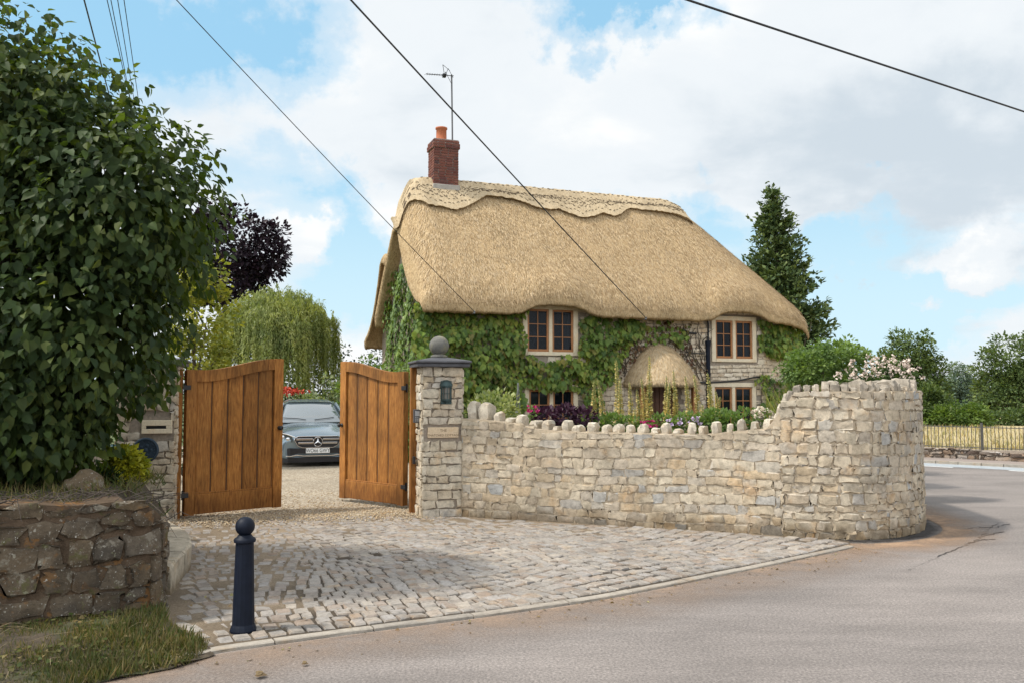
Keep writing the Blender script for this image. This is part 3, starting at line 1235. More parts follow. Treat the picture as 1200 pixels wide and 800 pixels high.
o.rotation_euler = (R(90), 0, 0)

# ---- old low wall and the raised bed on the left
OLD = Path(catmull([(-9.0, 3.0), (-6.2, 4.35), (-3.5, 5.78), (-2.95, 6.08), (-2.68, 6.26), (-2.63, 6.48), (-2.80, 6.95), (-3.02, 7.4)], 6))
ow = thing('low_stone_wall', 'old low rubble wall, dark and lichen spotted, under the big leafy bush', 'wall')
mb = MB()
SE = OLD.s[24]


def OZ(s):
    base = .86 + .025 * math.sin(s * 3.1) + .02 * math.sin(s * 7.3)
    return base - .18 * smooth((s - SE + .1) / .5) - .32 * smooth((s - SE - .35) / .8)


core(mb, OLD, lambda s: -.02, OZ, .38, 0)
rgo = np.random.default_rng(31)
stone_face(mb, OLD, lambda s: 0, OZ, (.125, .19), (.15, .33), .020, 1, rgo, rough=2.0, joint=.026, wav=.045, split=.15)
o = mb.build('masonry', [M_OLDJ, M_OLD], ow)
sm_angle(o, 50)
# bank of earth behind the wall, sloping down to the curved kerb
bk = MB()
A_ = [(-9.3, 3.2), (-6.3, 4.65), (-3.65, 6.05), (-3.2, 6.5), (-3.35, 7.2), (-3.75, 8.4), (-4.35, 9.6), (-4.85, 10.75)]
B_ = [(-9.0, 3.1), (-6.2, 4.5), (-3.5, 5.95), (-2.92, 6.5), (-3.0, 7.1), (-3.22, 8.2), (-3.75, 9.4), (-4.25, 10.7)]
ZB = [.80, .80, .79, .62, .42, .18, .14, .10]
C_ = [(-11, 5), (-9, 7), (-7, 9), (-6, 9), (-6, 9.5), (-6, 10), (-6, 10.5), (-6, 11.2)]
vs_, fs = [], []
for i in range(8):
    vs_ += [(*B_[i], ZB[i]), (*(np.array(A_[i]) * .6 + np.array(B_[i]) * .4), ZB[i] * .35 + .82 * .65), (*A_[i], .86), (*C_[i], .92)]
for i in range(7):
    for k in range(3):
        a = 4 * i + k
        fs.append((a, a + 4, a + 5, a + 1))
bm = bmesh.new()
bvs = [bm.verts.new(p) for p in vs_]
for f in fs:
    bm.faces.new([bvs[i] for i in f])
bmesh.ops.recalc_face_normals(bm, faces=bm.faces[:])
if sum(f.normal.z for f in bm.faces) < 0:
    bmesh.ops.reverse_faces(bm, faces=bm.faces[:])
bmesh.ops.subdivide_edges(bm, edges=bm.edges[:], cuts=5, use_grid_fill=True)
for p in bm.verts:
    p.co.z += rgo.normal(0, .012)
bk.bm(bm)
struct(bk.build('earth_bank', M_SOIL, sm=True))
# pale curved kerb at its foot
KC = Path(catmull([(-2.78, 7.0), (-2.90, 7.5), (-3.08, 8.25), (-3.52, 9.2), (-4.08, 10.2), (-4.3, 10.75)], 6))
kp = MB()
s = 0
while s < KC.L - .1:
    l = min(.62 + .2 * rgo.random(), KC.L - s)
    n = 5
    pts = []
    for i in range(n + 1):
        ss = s + .008 + (l - .016) * i / n
        p, nn = KC.at(ss), -KC.nrm(ss)
        hh = .24 - .08 * smooth((ss - 1.5) / 2)
        for o_, zz in ((-.02, 0), (-.02, hh - .02), (0, hh), (.2, hh + .01), (.22, hh - .03), (.22, 0)):
            q = p + nn * o_
            pts.append((q[0] + rgo.normal(0, .004), q[1] + rgo.normal(0, .004), zz + (rgo.normal(0, .004) if zz else 0)))
    fs = []
    for i in range(n):
        for k in range(5):
            a = i * 6 + k
            fs.append((a, a + 1, a + 7, a + 6))
    fs += [(5, 4, 3, 2, 1, 0), tuple(n * 6 + k for k in range(6))]
    kp.add(pts, fs)
    s += l
struct(kp.build('kerb', M_PALEKERB))
# a boulder lying on the wall head
mb = MB()
bm = bmesh.new()
bmesh.ops.create_icosphere(bm, subdivisions=3, radius=1)
for p in bm.verts:
    d = p.co.normalized()
    k = 1 + .18 * math.sin(d.x * 4 + 1) * math.cos(d.y * 3) + .1 * math.sin(d.z * 7 + d.x * 5)
    p.co = Vector((d.x * .19 * k, d.y * .15 * k, max(-.03, d.z * .13 * k)))
mb.bm(bm)
bp = at(97, 585, 6.9)
o = mb.build('boulder', M_OLD, None, loc=(bp.x, bp.y, .88))
sm_angle(o, 40)
o.rotation_euler = (R(6), R(-10), R(25))
tag(o, 'pale speckled boulder lying on top of the low wall under the bush', 'boulder')

# ---- dark rubble wall and railings across the road
rw = thing('retaining_wall', 'low dark rubble wall across the road below the railings', 'wall')
mb = MB()
core(mb, RETP, lambda s: -.02, lambda s: .29 + .02 * math.sin(s * 2), .35, 0, step=.4)
rgr = np.random.default_rng(41)
stone_face(mb, RETP, lambda s: .04, lambda s: .30 + .03 * math.sin(s * 2.3), (.07, .12), (.13, .36), .05, 1, rgr, rough=1.6, joint=.03, split=.0, s0=4, s1=20)
o = mb.build('masonry', [M_MORTAR_D, M_RUB], rw)
sm_angle(o, 45)
M_RAIL = plain('weathered_railing_metal', (.10, .095, .085), .6, .2, nscale=20, var=.3)
rl = thing('railing', 'thin grey metal railing of upright bars in front of the dry field', 'railing')
mb, rail = MB(), MB()
s = 3.0
while s < 21:
    p, n = RETP.at(s), RETP.nrm(s)
    q = p - n * .22
    mb.box(q[0] - .006, q[0] + .006, q[1] - .006, q[1] + .006, .25, .86)
    s += .085
mb.build('bars', M_RAIL, rl)
for zz in (.33, .82):
    pts = [(*(RETP.at(s_) - RETP.nrm(s_) * .22), zz) for s_ in np.linspace(3, 21, 40)]
    rail = MB()
    rail.tube(pts, .010, 6)
    rail.build('rail', M_RAIL, rl)
s = 3.0
while s < 21:
    p, n = RETP.at(s), RETP.nrm(s)
    q = p - n * .22
    m = MB()
    m.bbox(q[0] - .024, q[0] + .024, q[1] - .024, q[1] + .024, .2, .93, .004)
    m.build('post', M_RAIL, rl)
    s += 1.83

# cracks and a worn hollow in the lane beside the wall
cr_ = MB()
rgk = np.random.default_rng(45)


def crack(pts, w):
    P = [gr(*p, .004) for p in pts]
    Q = []
    for a, b in zip(P[:-1], P[1:]):
        m = 7
        for k in range(m):
            q = a.lerp(b, k / m)
            q.x += rgk.normal(0, .018)
            q.y += rgk.normal(0, .018)
            Q.append(q)
    Q.append(P[-1])
    V = []
    for i, q in enumerate(Q):
        ww = .6 * w * rgk.uniform(.3, 1.3) * (1 if 0 < i < len(Q) - 1 else .1)
        V += [(q.x, q.y - ww, .0045), (q.x, q.y + ww, .0045)]
    cr_.add(V, [(2 * i, 2 * i + 2, 2 * i + 3, 2 * i + 1) for i in range(len(Q) - 1)])


crack([(1098, 652), (1120, 643), (1136, 636), (1152, 628), (1178, 622)], .022)
crack([(1136, 636), (1150, 632), (1163, 631)], .03)
crack([(1128, 620), (1146, 617), (1166, 618), (1184, 613)], .02)
crack([(1152, 628), (1158, 620), (1170, 612)], .014)
crack([(1060, 668), (1078, 661), (1098, 652)], .006)
struct(cr_.build('road_crack', plain('crack_shadow', (.045, .042, .042), .95, nscale=12, var=.4)))

# ------------------------------------------------------------------ the cottage
HX, HY, HA = -2.18, 20.8, math.atan2(.357, .934)
HM = Matrix.Translation((HX, HY, 0)) @ Matrix.Rotation(HA, 4, 'Z')
HMI = HM.inverted()
HL, HW = 11.85, 5.5
VF = .45                        # front wall plane (behind the eaves)


def fac(px, py, v=VF):
    """(u, z) on a plane parallel to the front wall for a photograph pixel"""
    o = HMI @ Vector((0, 0, EYE))
    d = HMI.to_3x3() @ pix_dir(px, py)
    t = (v - o.y) / d.y
    q = o + d * t
    return q.x, q.z


def proj(p):
    """world point -> photograph pixel"""
    x, y, z = p[0], p[1], p[2] - EYE
    c, s = math.cos(PITCH), math.sin(PITCH)
    dep = y * c + z * s
    up = -y * s + z * c
    return 600 + F * x / dep, 400 - F * up / dep


cot = thing('thatched_cottage', 'old stone cottage under a thick straw thatched roof with a brick chimney, draped in creeper', 'cottage', (HX, HY, 0), HA)


def thatch_mat(name, a, b, c_, dkv=.42, bmp=.045):
    t = NT(name)
    sc_ = t.co('Object', (1.0, .42, .42))
    nz = t.noise(22, 8, .8, sc_)
    c = t.ramp(nz, [(.32, a), (.48, b), (.62, c_)])
    dk = t.ramp(t.noise(38, 4, .85, sc_), [(.39, dkv), (.48, 1.0)])
    wx = t.ramp(t.noise(.55, 7, .65), [(.34, .80), (.6, 1.06)])
    c = t.mix(.7, c, wx, 'MULTIPLY')
    c = t.mix(.85, c, dk, 'MULTIPLY')
    st = t.ramp(t.noise(1.2, 5, .6, t.co('Object', (1.6, .4, .4))), [(.3, .82), (.7, 1.12)])
    c = t.mix(1.0, c, st, 'MULTIPLY')
    t.base(c, .9)
    t.b.inputs['Specular IOR Level'].default_value = .15
    t.bump(t.mix(.5, nz, t.noise(38, 4, .8, sc_)), 1.0, bmp)
    return t.m


M_THATCH = thatch_mat('straw_thatch', (.31, .20, .10), (.48, .34, .185), (.60, .45, .27))
M_RIDGE = thatch_mat('ridge_thatch', (.38, .28, .165), (.50, .39, .25), (.58, .47, .32), .66, .02)
M_LIG = plain('hazel_rod', (.13, .09, .055), .8, nscale=20, var=.3)


def smin(a, b, k):
    h = max(k - abs(a - b), 0) / k
    return min(a, b) - h * h * k * .25


class Roof:
    def __init__(s, **k):
        s.__dict__.update(k)

    def bump(s, u):
        return sum(a * math.exp(-abs((u - c) / w) ** 4) for c, w, a in s.brow)

    def top(s, u, v):
        sf = (s.zr - s.ze) / (s.W / 2)
        a = s.ze + sf * v
        b = s.ze + sf * (s.W - v)
        z = smin(a, b, .35)
        if s.hip:
            z = smin(z, s.ze + s.sR * (s.L - u), 1.7)
        q0 = min(1, max(0, u) / s.ul)
        z = smin(z, s.zhl + (s.zr + .25 - s.zhl) * math.sqrt(1 - (1 - q0) ** 2) ** .9, .25)
        d = min(v, s.W - v, s.L - u if s.hip else 9)
        r = .38
        if d < r:
            z -= .27 * (1 - math.sqrt(max(0, 1 - (1 - max(0, d) / r) ** 2)))
        z += s.bump(u) * math.exp(-(v / .55) ** 2)
        if u < s.ru:
            q = max(0, u) / s.ru
            if v > s.W / 2:
                q = min(1, q * 1.8)
            et = s.verge(v) + .30
            if et < z:
                z = et + (z - et) * math.sqrt(max(0, 1 - (1 - q) ** 2))
        return z

    def verge(s, v):
        m = min(v, s.W - v)
        if v > s.W / 2 and s.hip:
            return min(s.zb0 + .08 + 1.0 * m, s.vmax)
        return min(s.zb0 + s.kb * m * m, s.vmax)

    def under(s, u, v):
        d = min(v, s.W - v, s.L - u if s.hip else 9)
        z = s.zb0 - .05 + s.bump(u) * math.exp(-(v / .8) ** 2) + 1.12 * max(0, d)
        return min(z, s.top(u, v) - .2)

    def plan(s, u, v):
        """round the plan at the right-hand corners"""
        r = .45
        a = (u - (s.L - r)) / r
        if a > 0:
            if v < r:
                b = (r - v) / r
                h = math.hypot(a, b)
                k = max(a, b) / h if h > 1e-6 else 1
                return s.L - r + a * k * r, r - b * k * r
            if v > s.W - r:
                b = (v - (s.W - r)) / r
                h = math.hypot(a, b)
                k = max(a, b) / h if h > 1e-6 else 1
                return s.L - r + a * k * r, s.W - r + b * k * r
        return u, v

    def build(s, name, parent, off=(0, 0), rg=rng, mat=None):
        def dense(a, b, n0, fine, nf):
            return np.concatenate([np.linspace(a, a + fine, nf)[:-1], np.linspace(a + fine, b - fine, n0)[:-1], np.linspace(b - fine, b, nf)])
        us = dense(0, s.L, 90, .8, 14)
        vv = dense(0, s.W, 40, .45, 10)
        nu, nv = len(us), len(vv)
        top = np.zeros((nu, nv, 3))
        bot = np.zeros((nu, nv, 3))
        for i, u in enumerate(us):
            for j, v in enumerate(vv):
                z = s.top(u, v)
                zu = s.under(u, v)
                x, y = s.plan(u, v)
                jit = rg.normal(0, .010)
                wob = .03 * math.sin(u * 1.7 + v) * math.sin(v * 1.3 + u * .6)
                x += s.shift * smooth((s.W / 2 - v - .1) / .5)
                top[i, j] = (x + off[0], y + off[1], z + jit + wob)
                bot[i, j] = (x + off[0], y + off[1], zu + rg.normal(0, .012))
        V = np.concatenate([top.reshape(-1, 3), bot.reshape(-1, 3)])
        n = nu * nv
        fs = []
        for i in range(nu - 1):
            for j in range(nv - 1):
                a = i * nv + j
                fs.append((a, a + nv, a + nv + 1, a + 1))
                fs.append((n + a, n + a + 1, n + a + nv + 1, n + a + nv))
        rim = [i * nv for i in range(nu)] + [(nu - 1) * nv + j for j in range(1, nv)] + [i * nv + nv - 1 for i in range(nu - 2, -1, -1)] + [j for j in range(nv - 2, 0, -1)]
        # a half-way ring pushed outwards makes the cut edge of the thatch swell
        m = len(rim)
        mid = []
        cx, cy = off[0] + s.L / 2, off[1] + s.W / 2
        for q in range(m):
            a = V[rim[q]]
            b = V[rim[q] + n]
            pa, pb = V[rim[q - 1]], V[rim[(q + 1) % m]]
            t = pb - pa
            nn = np.array([t[1], -t[0], 0])
            nn /= (np.linalg.norm(nn) + 1e-9)
            c = (a + b) / 2 + nn * min(.07, .2 * (a[2] - b[2])) + np.array([0, 0, -.02])
            mid.append(c)
        V = np.concatenate([V, np.array(mid)])
        for q in range(m):
            a, b = rim[q], rim[(q + 1) % m]
            c, d = 2 * n + q, 2 * n + (q + 1) % m
            fs.append((b, a, c, d))
            fs.append((d, c, a + n, b + n))
        mb = MB()
        mb.add(V, fs)
        o = mb.build(name, mat or M_THATCH, parent, sm=True)
        return o


UL, UR = fac(646, 380)[0], fac(858, 390)[0]
main = Roof(L=HL, W=HW, ze=4.08, zr=7.60, hip=True, sR=1.42, zhl=6.32, shl=1.02, ru=.75, zb0=3.70, kb=.31, vmax=6.02,
            brow=[(UL, .90, .27), (UR, .88, .28)], shift=0, ul=1.25)
roof = main.build('roof', cot)
# loose reed ends combed down the slope and sticking out along the eaves
M_REED = NT('reed_end')
_c = M_REED.ramp(M_REED.island(), [(0, (.30, .195, .095)), (.35, (.48, .34, .185)), (.7, (.63, .475, .285)), (1, (.45, .345, .225))])
M_REED = M_REED.base(_c, .9)
rgt = np.random.default_rng(57)
pos, tp, nr, sz = [], [], [], []


def reed(u, v, L, out):
    e = .04
    z = main.top(u, v)
    gu = (main.top(u + e, v) - z) / e
    gv = (main.top(u, v + e) - z) / e
    nrm_ = np.array([-gu, -gv, 1.0])
    nrm_ /= np.linalg.norm(nrm_)
    dn = np.array([-gu, -gv, -(gu * gu + gv * gv)])
    dn /= np.linalg.norm(dn) + 1e-6
    side = np.cross(nrm_, dn)
    x, y = main.plan(u, v)
    wob = .03 * math.sin(u * 1.7 + v) * math.sin(v * 1.3 + u * .6)
    pos.append(np.array([x, y, z + wob]) + nrm_ * .004)
    tp.append(dn + nrm_ * out + side * rgt.normal(0, .16))
    nr.append(nrm_)
    sz.append(L)


for k in range(26000):
    u, v = rgt.uniform(.12, HL - .05), rgt.uniform(.02, HW / 2 - .2) if rgt.random() < .9 else rgt.uniform(HW / 2, HW - .1)
    reed(u, v, rgt.uniform(.09, .20), rgt.uniform(.03, .14))
for k in range(5200):                     # the cut eave
    u = rgt.uniform(.2, HL - .1)
    v = abs(rgt.normal(0, .05)) + .005
    reed(u, v, rgt.uniform(.04, .09), rgt.uniform(.2, .6))
leaves('reed_sprays', pos, tp, nr, sz, M_REED, BLADE, roof, 1.6)
wing = Roof(L=5.2, W=4.9, ze=3.55, zr=6.0, hip=False, sR=1, zhl=5.75, shl=.6, ru=.55, zb0=3.2, kb=.41, vmax=5.45, brow=[], shift=1.3, ul=.7)
wing.build('rear_roof', cot, off=(.12, 2.85))


def ray_roof(px, py):
    o = HMI @ Vector((0, 0, EYE))
    d = HMI.to_3x3() @ pix_dir(px, py)
    t = 18.0
    while t < 34:
        q = o + d * t
        if -.3 < q.x < HL + .2 and 0 <= q.y <= HW and q.z < main.top(q.x, q.y):
            return q.x, q.y
        t += .02
    return None


edge_px = [(461, 258), (475, 252.5), (490, 249), (502, 247.5), (520, 250), (535, 253), (548, 250), (560, 243), (571, 236.5), (590, 238), (610, 241.5), (622, 247), (634, 251), (646, 252.5), (655, 251.5),
           (668, 257), (685, 262), (698, 260), (708, 256), (722, 260), (730, 257), (738, 250.5), (755, 252), (769, 253.5), (785, 255.5), (800, 259), (812, 264)]
ev = []
for p in edge_px:
    h = ray_roof(*p)
    if h:
        ev.append((round(h[0], 2), round(h[1], 2)))
print('ridge edge', ev)
eu = [e[0] for e in ev]
order = np.argsort(eu)
eu = np.array(eu)[order]
evv = np.array([e[1] for e in ev])[order]
U0, U1 = -.12, float(eu[-1]) + .05


def cap_front(u):
    if u < .7:
        return float(np.interp(u, [0, .7], [2.52, np.interp(.7, eu, evv)]))
    return float(np.interp(u, eu, evv))


CAPT = .17
nu, nt = 150, 26
V = []
for i in range(nu + 1):
    u = U0 + (U1 - U0) * i / nu
    vf = cap_front(u)
    vb = HW - cap_front(U1 - (u - U0)) if u > 1.2 else HW - vf
    end = min(1, (U1 - u) / .25)
    for j in range(nt + 1):
        t = j / nt
        v = vf + (vb - vf) * t
        z = main.top(max(u, 0), v) + CAPT * (.35 + .65 * math.sqrt(max(0, end))) + .008 * rng.normal()
        V.append((u - .03, v, z))
nlow = len(V)
ring = [i * (nt + 1) for i in range(nu + 1)] + [nu * (nt + 1) + j for j in range(1, nt + 1)] + [i * (nt + 1) + nt for i in range(nu - 1, -1, -1)] + [j for j in range(nt - 1, 0, -1)]
fs = []
for i in range(nu):
    for j in range(nt):
        a = i * (nt + 1) + j
        fs.append((a, a + nt + 1, a + nt + 2, a + 1))
for q in ring:
    x, y, z = V[q]
    V.append((x + .05, y + (.15 if y < HW / 2 else -.15), main.top(max(x + .03, 0), min(max(y + (.15 if y < HW / 2 else -.15), 0), HW)) - .03))
m = len(ring)
for q in range(m):
    a, b = q, (q + 1) % m
    fs.append((ring[b], ring[a], nlow + a, nlow + b))
mb = MB()
mb.add(V, fs, 0)


def cap_pt(u, v):
    return Vector((u - .03, v, main.top(max(u, 0), v) + CAPT + .012))


def lig(pts, r=.011):
    pp = []
    for (a, b), (c, d) in zip(pts[:-1], pts[1:]):
        for k in range(4):
            pp.append(cap_pt(a + (c - a) * k / 4, b + (d - b) * k / 4))
    pp.append(cap_pt(*pts[-1]))
    mb.tube(pp, r, 4, 1, cap=False)


def dashes(f, step, r):
    u = .12
    while u < U1 - .2:
        l = step * rng.uniform(.4, .7)
        dv_ = rng.normal(0, .02)
        lig([(u, f(u) + dv_), (u + l, f(u + l) + dv_ + rng.normal(0, .02))], r)
        u += step * rng.uniform(.8, 1.2)


for dv in (.14, .27, .40):
    dashes(lambda u: min(cap_front(u) + dv, HW / 2 - .3), .12, .009)
dashes(lambda u: HW / 2 - .30, .12, .010)
dashes(lambda u: HW / 2 - .12, .14, .009)
u = .2
while u < U1 - .5:
    f0, f1 = cap_front(u), cap_front(u + .26)
    top_ = HW / 2 - .32
    if top_ - f0 > .25:
        for q in range(4):
            a0, a1 = (q + .15) / 4, (q + .75) / 4
            lig([(u + .26 * a0, f0 + .28 + (top_ - f0 - .28) * a0), (u + .26 * a1, f0 + .28 + (top_ - f0 - .28) * a1)], .007)
            lig([(u + .26 * (1 - a0), f1 + .28 + (top_ - f1 - .28) * a0), (u + .26 * (1 - a1), f1 + .28 + (top_ - f1 - .28) * a1)], .007)
    u += .26
rc = mb.build('ridge_cap', [M_RIDGE, M_LIG], roof)
sm_angle(rc, 40)

# walls, with openings cut for the windows and the door
WIN = []
for (x0, y0, x1, y1) in ((612, 357.5, 677, 416.5), (833, 371, 886, 424), (614, 450.5, 677, 512), (832, 448, 886, 503)):
    u0, z1 = fac(x0, y0)
    u1, z0 = fac(x1, y1)
    u0b, z0b = fac(x0, y1)
    z1b = fac(x1, y0)[1]
    WIN.append((u0, u1, (z0 + z0b) / 2, (z1 + z1b) / 2))
# the window heads line up just under the eyebrows
print('windows', [[round(c, 2) for c in w] for w in WIN])
DU = fac(772, 470)[0]
DOOR = (DU - .62, DU + .62, 0.0, 2.0)
HOLES_ = [(w[0] + .12, w[1] - .12, w[2] + .1, w[3] - .1) for w in WIN] + [DOOR]


def wall_holes(mb, u0, u1, z0, z1, v0, v1, holes, mat):
    uu = sorted({u0, u1, *[h[0] for h in holes], *[h[1] for h in holes]})
    zz = sorted({z0, z1, *[h[2] for h in holes], *[h[3] for h in holes]})
    for a, b in zip(uu[:-1], uu[1:]):
        for c, d in zip(zz[:-1], zz[1:]):
            m_u, m_z = (a + b) / 2, (c + d) / 2
            if any(h[0] < m_u < h[1] and h[2] < m_z < h[3] for h in holes):
                continue
            mb.box(a, b, v0, v1, c, d, mat)


mb = MB()
wall_holes(mb, .345, HL - .45, -.02, 4.02, VF, VF + .4, HOLES_, 0)
# gables and back
gpoly = [(VF, -.02), (VF, 3.95)] + [(v, main.under(.6, v) + .12) for v in np.linspace(.7, HW - .7, 15)] + [(HW - VF, 3.95), (HW - VF, -.02)]
mb.prism([(p[0], p[1]) for p in gpoly], 0, .35, 0, Matrix(((0, 0, 1, .34), (1, 0, 0, 0), (0, 1, 0, 0), (0, 0, 0, 1))))
mb.box(HL - .8, HL - .451, VF + .4, HW - VF, -.02, 4.3, 0)
mb.box(.5, HL - .45, HW - VF - .3, HW - VF + .01, -.02, 4.0, 0)
mb.box(.62, 5.2, HW, 2.85 + 4.9 - .4, -.02, 3.4, 0)
gp2 = [(3.2, -.02), (3.2, 3.5), (5.3, 5.5), (7.35, 3.5), (7.35, -.02)]
mb.prism(gp2, 0, .3, 0, Matrix(((0, 0, 1, .60), (1, 0, 0, 0), (0, 1, 0, 0), (0, 0, 0, 1))))
fp = Path([(.5, VF), (HL - .45, VF)])
rgh = np.random.default_rng(51)
sk = [(h[0] - .5 - .14, h[1] - .5 + .14, h[2] - .12, h[3] + .12) for h in HOLES_[:4]] + [(DOOR[0] - .5, DOOR[1] - .5, -1, 2.0)]
stone_face(mb, fp, lambda s: 0, lambda s: 4.0, (.085, .17), (.12, .34), .022, 1, rgh, s0=3.0,
           skip=lambda s, z, l, h: any(a < s + l * .3 and s - l * .3 < b and c < z + h * .3 and z - h * .3 < d for a, b, c, d in sk), joint=.016)
wall_o = mb.build('wall', [M_MORTAR_D, M_HOUSE], cot)
sm_angle(wall_o, 45)

M_OAK = plain('oak_window_frame', (.36, .155, .055), .5, nscale=12, var=.25)


def glass_mat():
    t = NT('window_glass')
    t.base((.008, .011, .018), .03)
    t.b.inputs['Specular IOR Level'].default_value = .35
    tr = t.n('ShaderNodeBsdfTransparent')
    tr.inputs[0].default_value = (.75, .8, .82, 1)
    ms = t.n('ShaderNodeMixShader')
    ms.inputs[0].default_value = .55
    t.l(tr.outputs[0], ms.inputs[1])
    t.l(t.b.outputs[0], ms.inputs[2])
    t.l(ms.outputs[0], t.out.inputs[0])
    return t.m


M_GLASS = glass_mat()
M_CURT = plain('pale_curtain', (.55, .60, .66), .9, nscale=5, var=.15)


def window(u0, u1, z0, z1, nbars=2, curtain=True):
    mb = MB()
    sw, hd, sl, mu = .135, .125, .10, .10
    if z1 - z0 > 1.42:
        sl = .12
    um = (u0 + u1) / 2
    f0, f1 = VF - .045, VF + .12
    mb.bbox(u0, u0 + sw, f0, f1, z0, z1 - hd, .012)
    mb.bbox(u1 - sw, u1, f0, f1, z0, z1 - hd, .012)
    mb.bbox(um - mu / 2, um + mu / 2, f0 + .004, f1, z0 + sl, z1 - hd, .012)
    mb.bbox(u0, u1, f0 - .004, f1, z1 - hd, z1, .012)
    mb.bbox(u0 + sw, u1 - sw, f0 - .012, f1, z0, z0 + sl, .012)
    w = mb.build('window', M_ASHLAR, cot)
    for a, b in ((u0 + sw, um - mu / 2), (um + mu / 2, u1 - sw)):
        fr = MB()
        c, d = z0 + sl, z1 - hd
        t_ = .055
        y0, y1 = VF - .012, VF + .045
        fr.bbox(a + .002, a + t_, y0, y1, c + .002, d - .002, .006)
        fr.bbox(b - t_, b - .002, y0, y1, c + .002, d - .002, .006)
        fr.bbox(a + t_, b - t_, y0 + .001, y1, d - t_, d - .003, .006)
        fr.bbox(a + t_, b - t_, y0 - .003, y1, c + .003, c + t_ + .012, .006)
        mid = (a + b) / 2
        fr.box(mid - .011, mid + .011, y0 + .012, y1 - .006, c + t_, d - t_)
        for k in range(1, nbars + 1):
            zz = c + t_ + (d - c - 2 * t_) * k / (nbars + 1)
            fr.box(a + t_, b - t_, y0 + .014, y1 - .008, zz - .010, zz + .010)
        fr.build('casement', M_OAK, w)
        g = MB()
        g.box(a + t_ - .01, b - t_ + .01, VF + .018, VF + .024, c + t_ - .01, d - t_ + .01)
        g.build('pane', M_GLASS, w)
    if curtain:
        g = MB()
        n = 12
        a, b = u1 - sw - .20, u1 - sw - .02
        vs_ = []
        for k in range(n + 1):
            x = a + (b - a) * k / n
            y = VF + .16 + .018 * math.sin(k * 1.7)
            vs_ += [(x, y, z0 + .06), (x, y, z1 - .1)]
        g.add(vs_, [(2 * k, 2 * k + 2, 2 * k + 3, 2 * k + 1) for k in range(n)])
        g.build('curtain', M_CURT, w)
    return w


for i, w in enumerate(WIN):
    window(*w, nbars=2 if i != 2 else 2, curtain=i != 2)
# white blooms in a vase inside the upper window over the garden
vb_ = thing('flower_vase', 'white flowers in a vase inside the upper window beside the creeper', 'vase', HM @ Vector((WIN[0][0] + .34, VF + .22, WIN[0][2] + .12)), HA)
mb = MB()
mb.lathe([(.05, 0), (.075, .08), (.05, .2), (.055, .24)], 14)
mb.build('vase_body', plain('grey_glaze', (.40, .42, .45), .3), vb_, sm=True)
n = 90
d = unit(n)
leaves('blossoms', np.array([0, 0, .36]) + d * np.array([.15, .07, .15]) * rng.uniform(.5, 1, (n, 1)), d, unit(n), rng.uniform(.05, .09, n), plain('white_petal', (.7, .68, .66), .7), SMALL, vb_, 1.3)

# porch: a bell of thatch over the door
PU, PZ0, PZ1 = fac(771, 457)[0], 1.80, 3.02
PR = 1.10
mb = MB()
nk, nz_ = 28, 16
V = []
for j in range(nz_ + 1):
    t = j / nz_
    a = t * math.pi / 2
    hh = math.sin(a) ** 1.1
    rr = PR * (1 - hh) ** .52 if t < 1 else 0
    zz = PZ0 + .12 + (PZ1 - PZ0 - .12) * hh
    if j == 0:
        rr, zz = PR * .985, PZ0 + .10
    for k in range(nk + 1):
        th = math.pi * k / nk
        V.append((PU + rr * math.cos(th) + rng.normal(0, .005), VF + .03 - rr * 1.12 * math.sin(th) + rng.normal(0, .005), zz + rng.normal(0, .004)))
base_n = len(V)
for rr, zz in ((PR * .955, PZ0), (PR * .84, PZ0 + .015), (PR * .72, PZ0 + .3)):
    for k in range(nk + 1):
        th = math.pi * k / nk
        V.append((PU + rr * math.cos(th), VF + .03 - rr * 1.12 * math.sin(th), zz + rng.normal(0, .006)))
fs = []
for j in range(nz_):
    for k in range(nk):
        a = j * (nk + 1) + k
        fs.append((a + 1, a, a + nk + 1, a + nk + 2))
for k in range(nk):
    fs.append((k, k + 1, base_n + k + 1, base_n + k))
    for q in range(2):
        a = base_n + q * (nk + 1) + k
        fs.append((a, a + 1, a + nk + 2, a + nk + 1))
mb.add(V, fs)
porch = mb.build('porch', M_RIDGE, cot, sm=True)
pos, tp, nr, sz = [], [], [], []
for k in range(3600):
    hh = rgt.random() ** 1.15 * .97
    th = rgt.uniform(0, math.pi)
    rr = PR * (1 - hh) ** .52
    d_ = np.array([math.cos(th), -1.12 * math.sin(th), 0])
    slope = PR * .52 * (1 - hh) ** -.48 / (PZ1 - PZ0 - .12)
    n_ = np.array([d_[0], d_[1], slope])
    n_ /= np.linalg.norm(n_)
    dn = np.array([d_[0] * slope, d_[1] * slope, -1.0])
    dn /= np.linalg.norm(dn)
    pos.append(np.array([PU + rr * math.cos(th), VF + .03 - rr * 1.12 * math.sin(th), PZ0 + .12 + (PZ1 - PZ0 - .12) * hh]) + n_ * .003)
    tp.append(dn + n_ * rgt.uniform(.03, .16) + np.array([-d_[1], d_[0], 0]) * rgt.normal(0, .14))
    nr.append(n_)
    sz.append(rgt.uniform(.07, .15))
leaves('reed_sprays', pos, tp, nr, sz, M_REED, BLADE, porch, 1.5)
mb = MB()
for du, h0 in ((.52, .78), (.40, .86)):
    pts = [(PU + PR * du * 1.45 * math.cos(th) * .62, VF + .03 - 1.12 * PR * du * .62 * 1.45 * math.sin(th) - .03, PZ0 + h0) for th in np.linspace(.1, math.pi - .1, 22)]
    mb.tube(pts, .008, 4, 0)
mb.build('thatch_binding', M_LIG, porch)
for sgn in (-1, 1):
    mb = MB()
    mb.bbox(PU + sgn * .80 - .06, PU + sgn * .80 + .06, VF - .62, VF - .50, 0, PZ0 + .12, .01)
    mb.build('porch_post', M_OAK, porch)
mb = MB()
mb.bbox(DOOR[0] + .30, DOOR[1] - .02, VF + .20, VF + .26, 0, 1.97, .01)
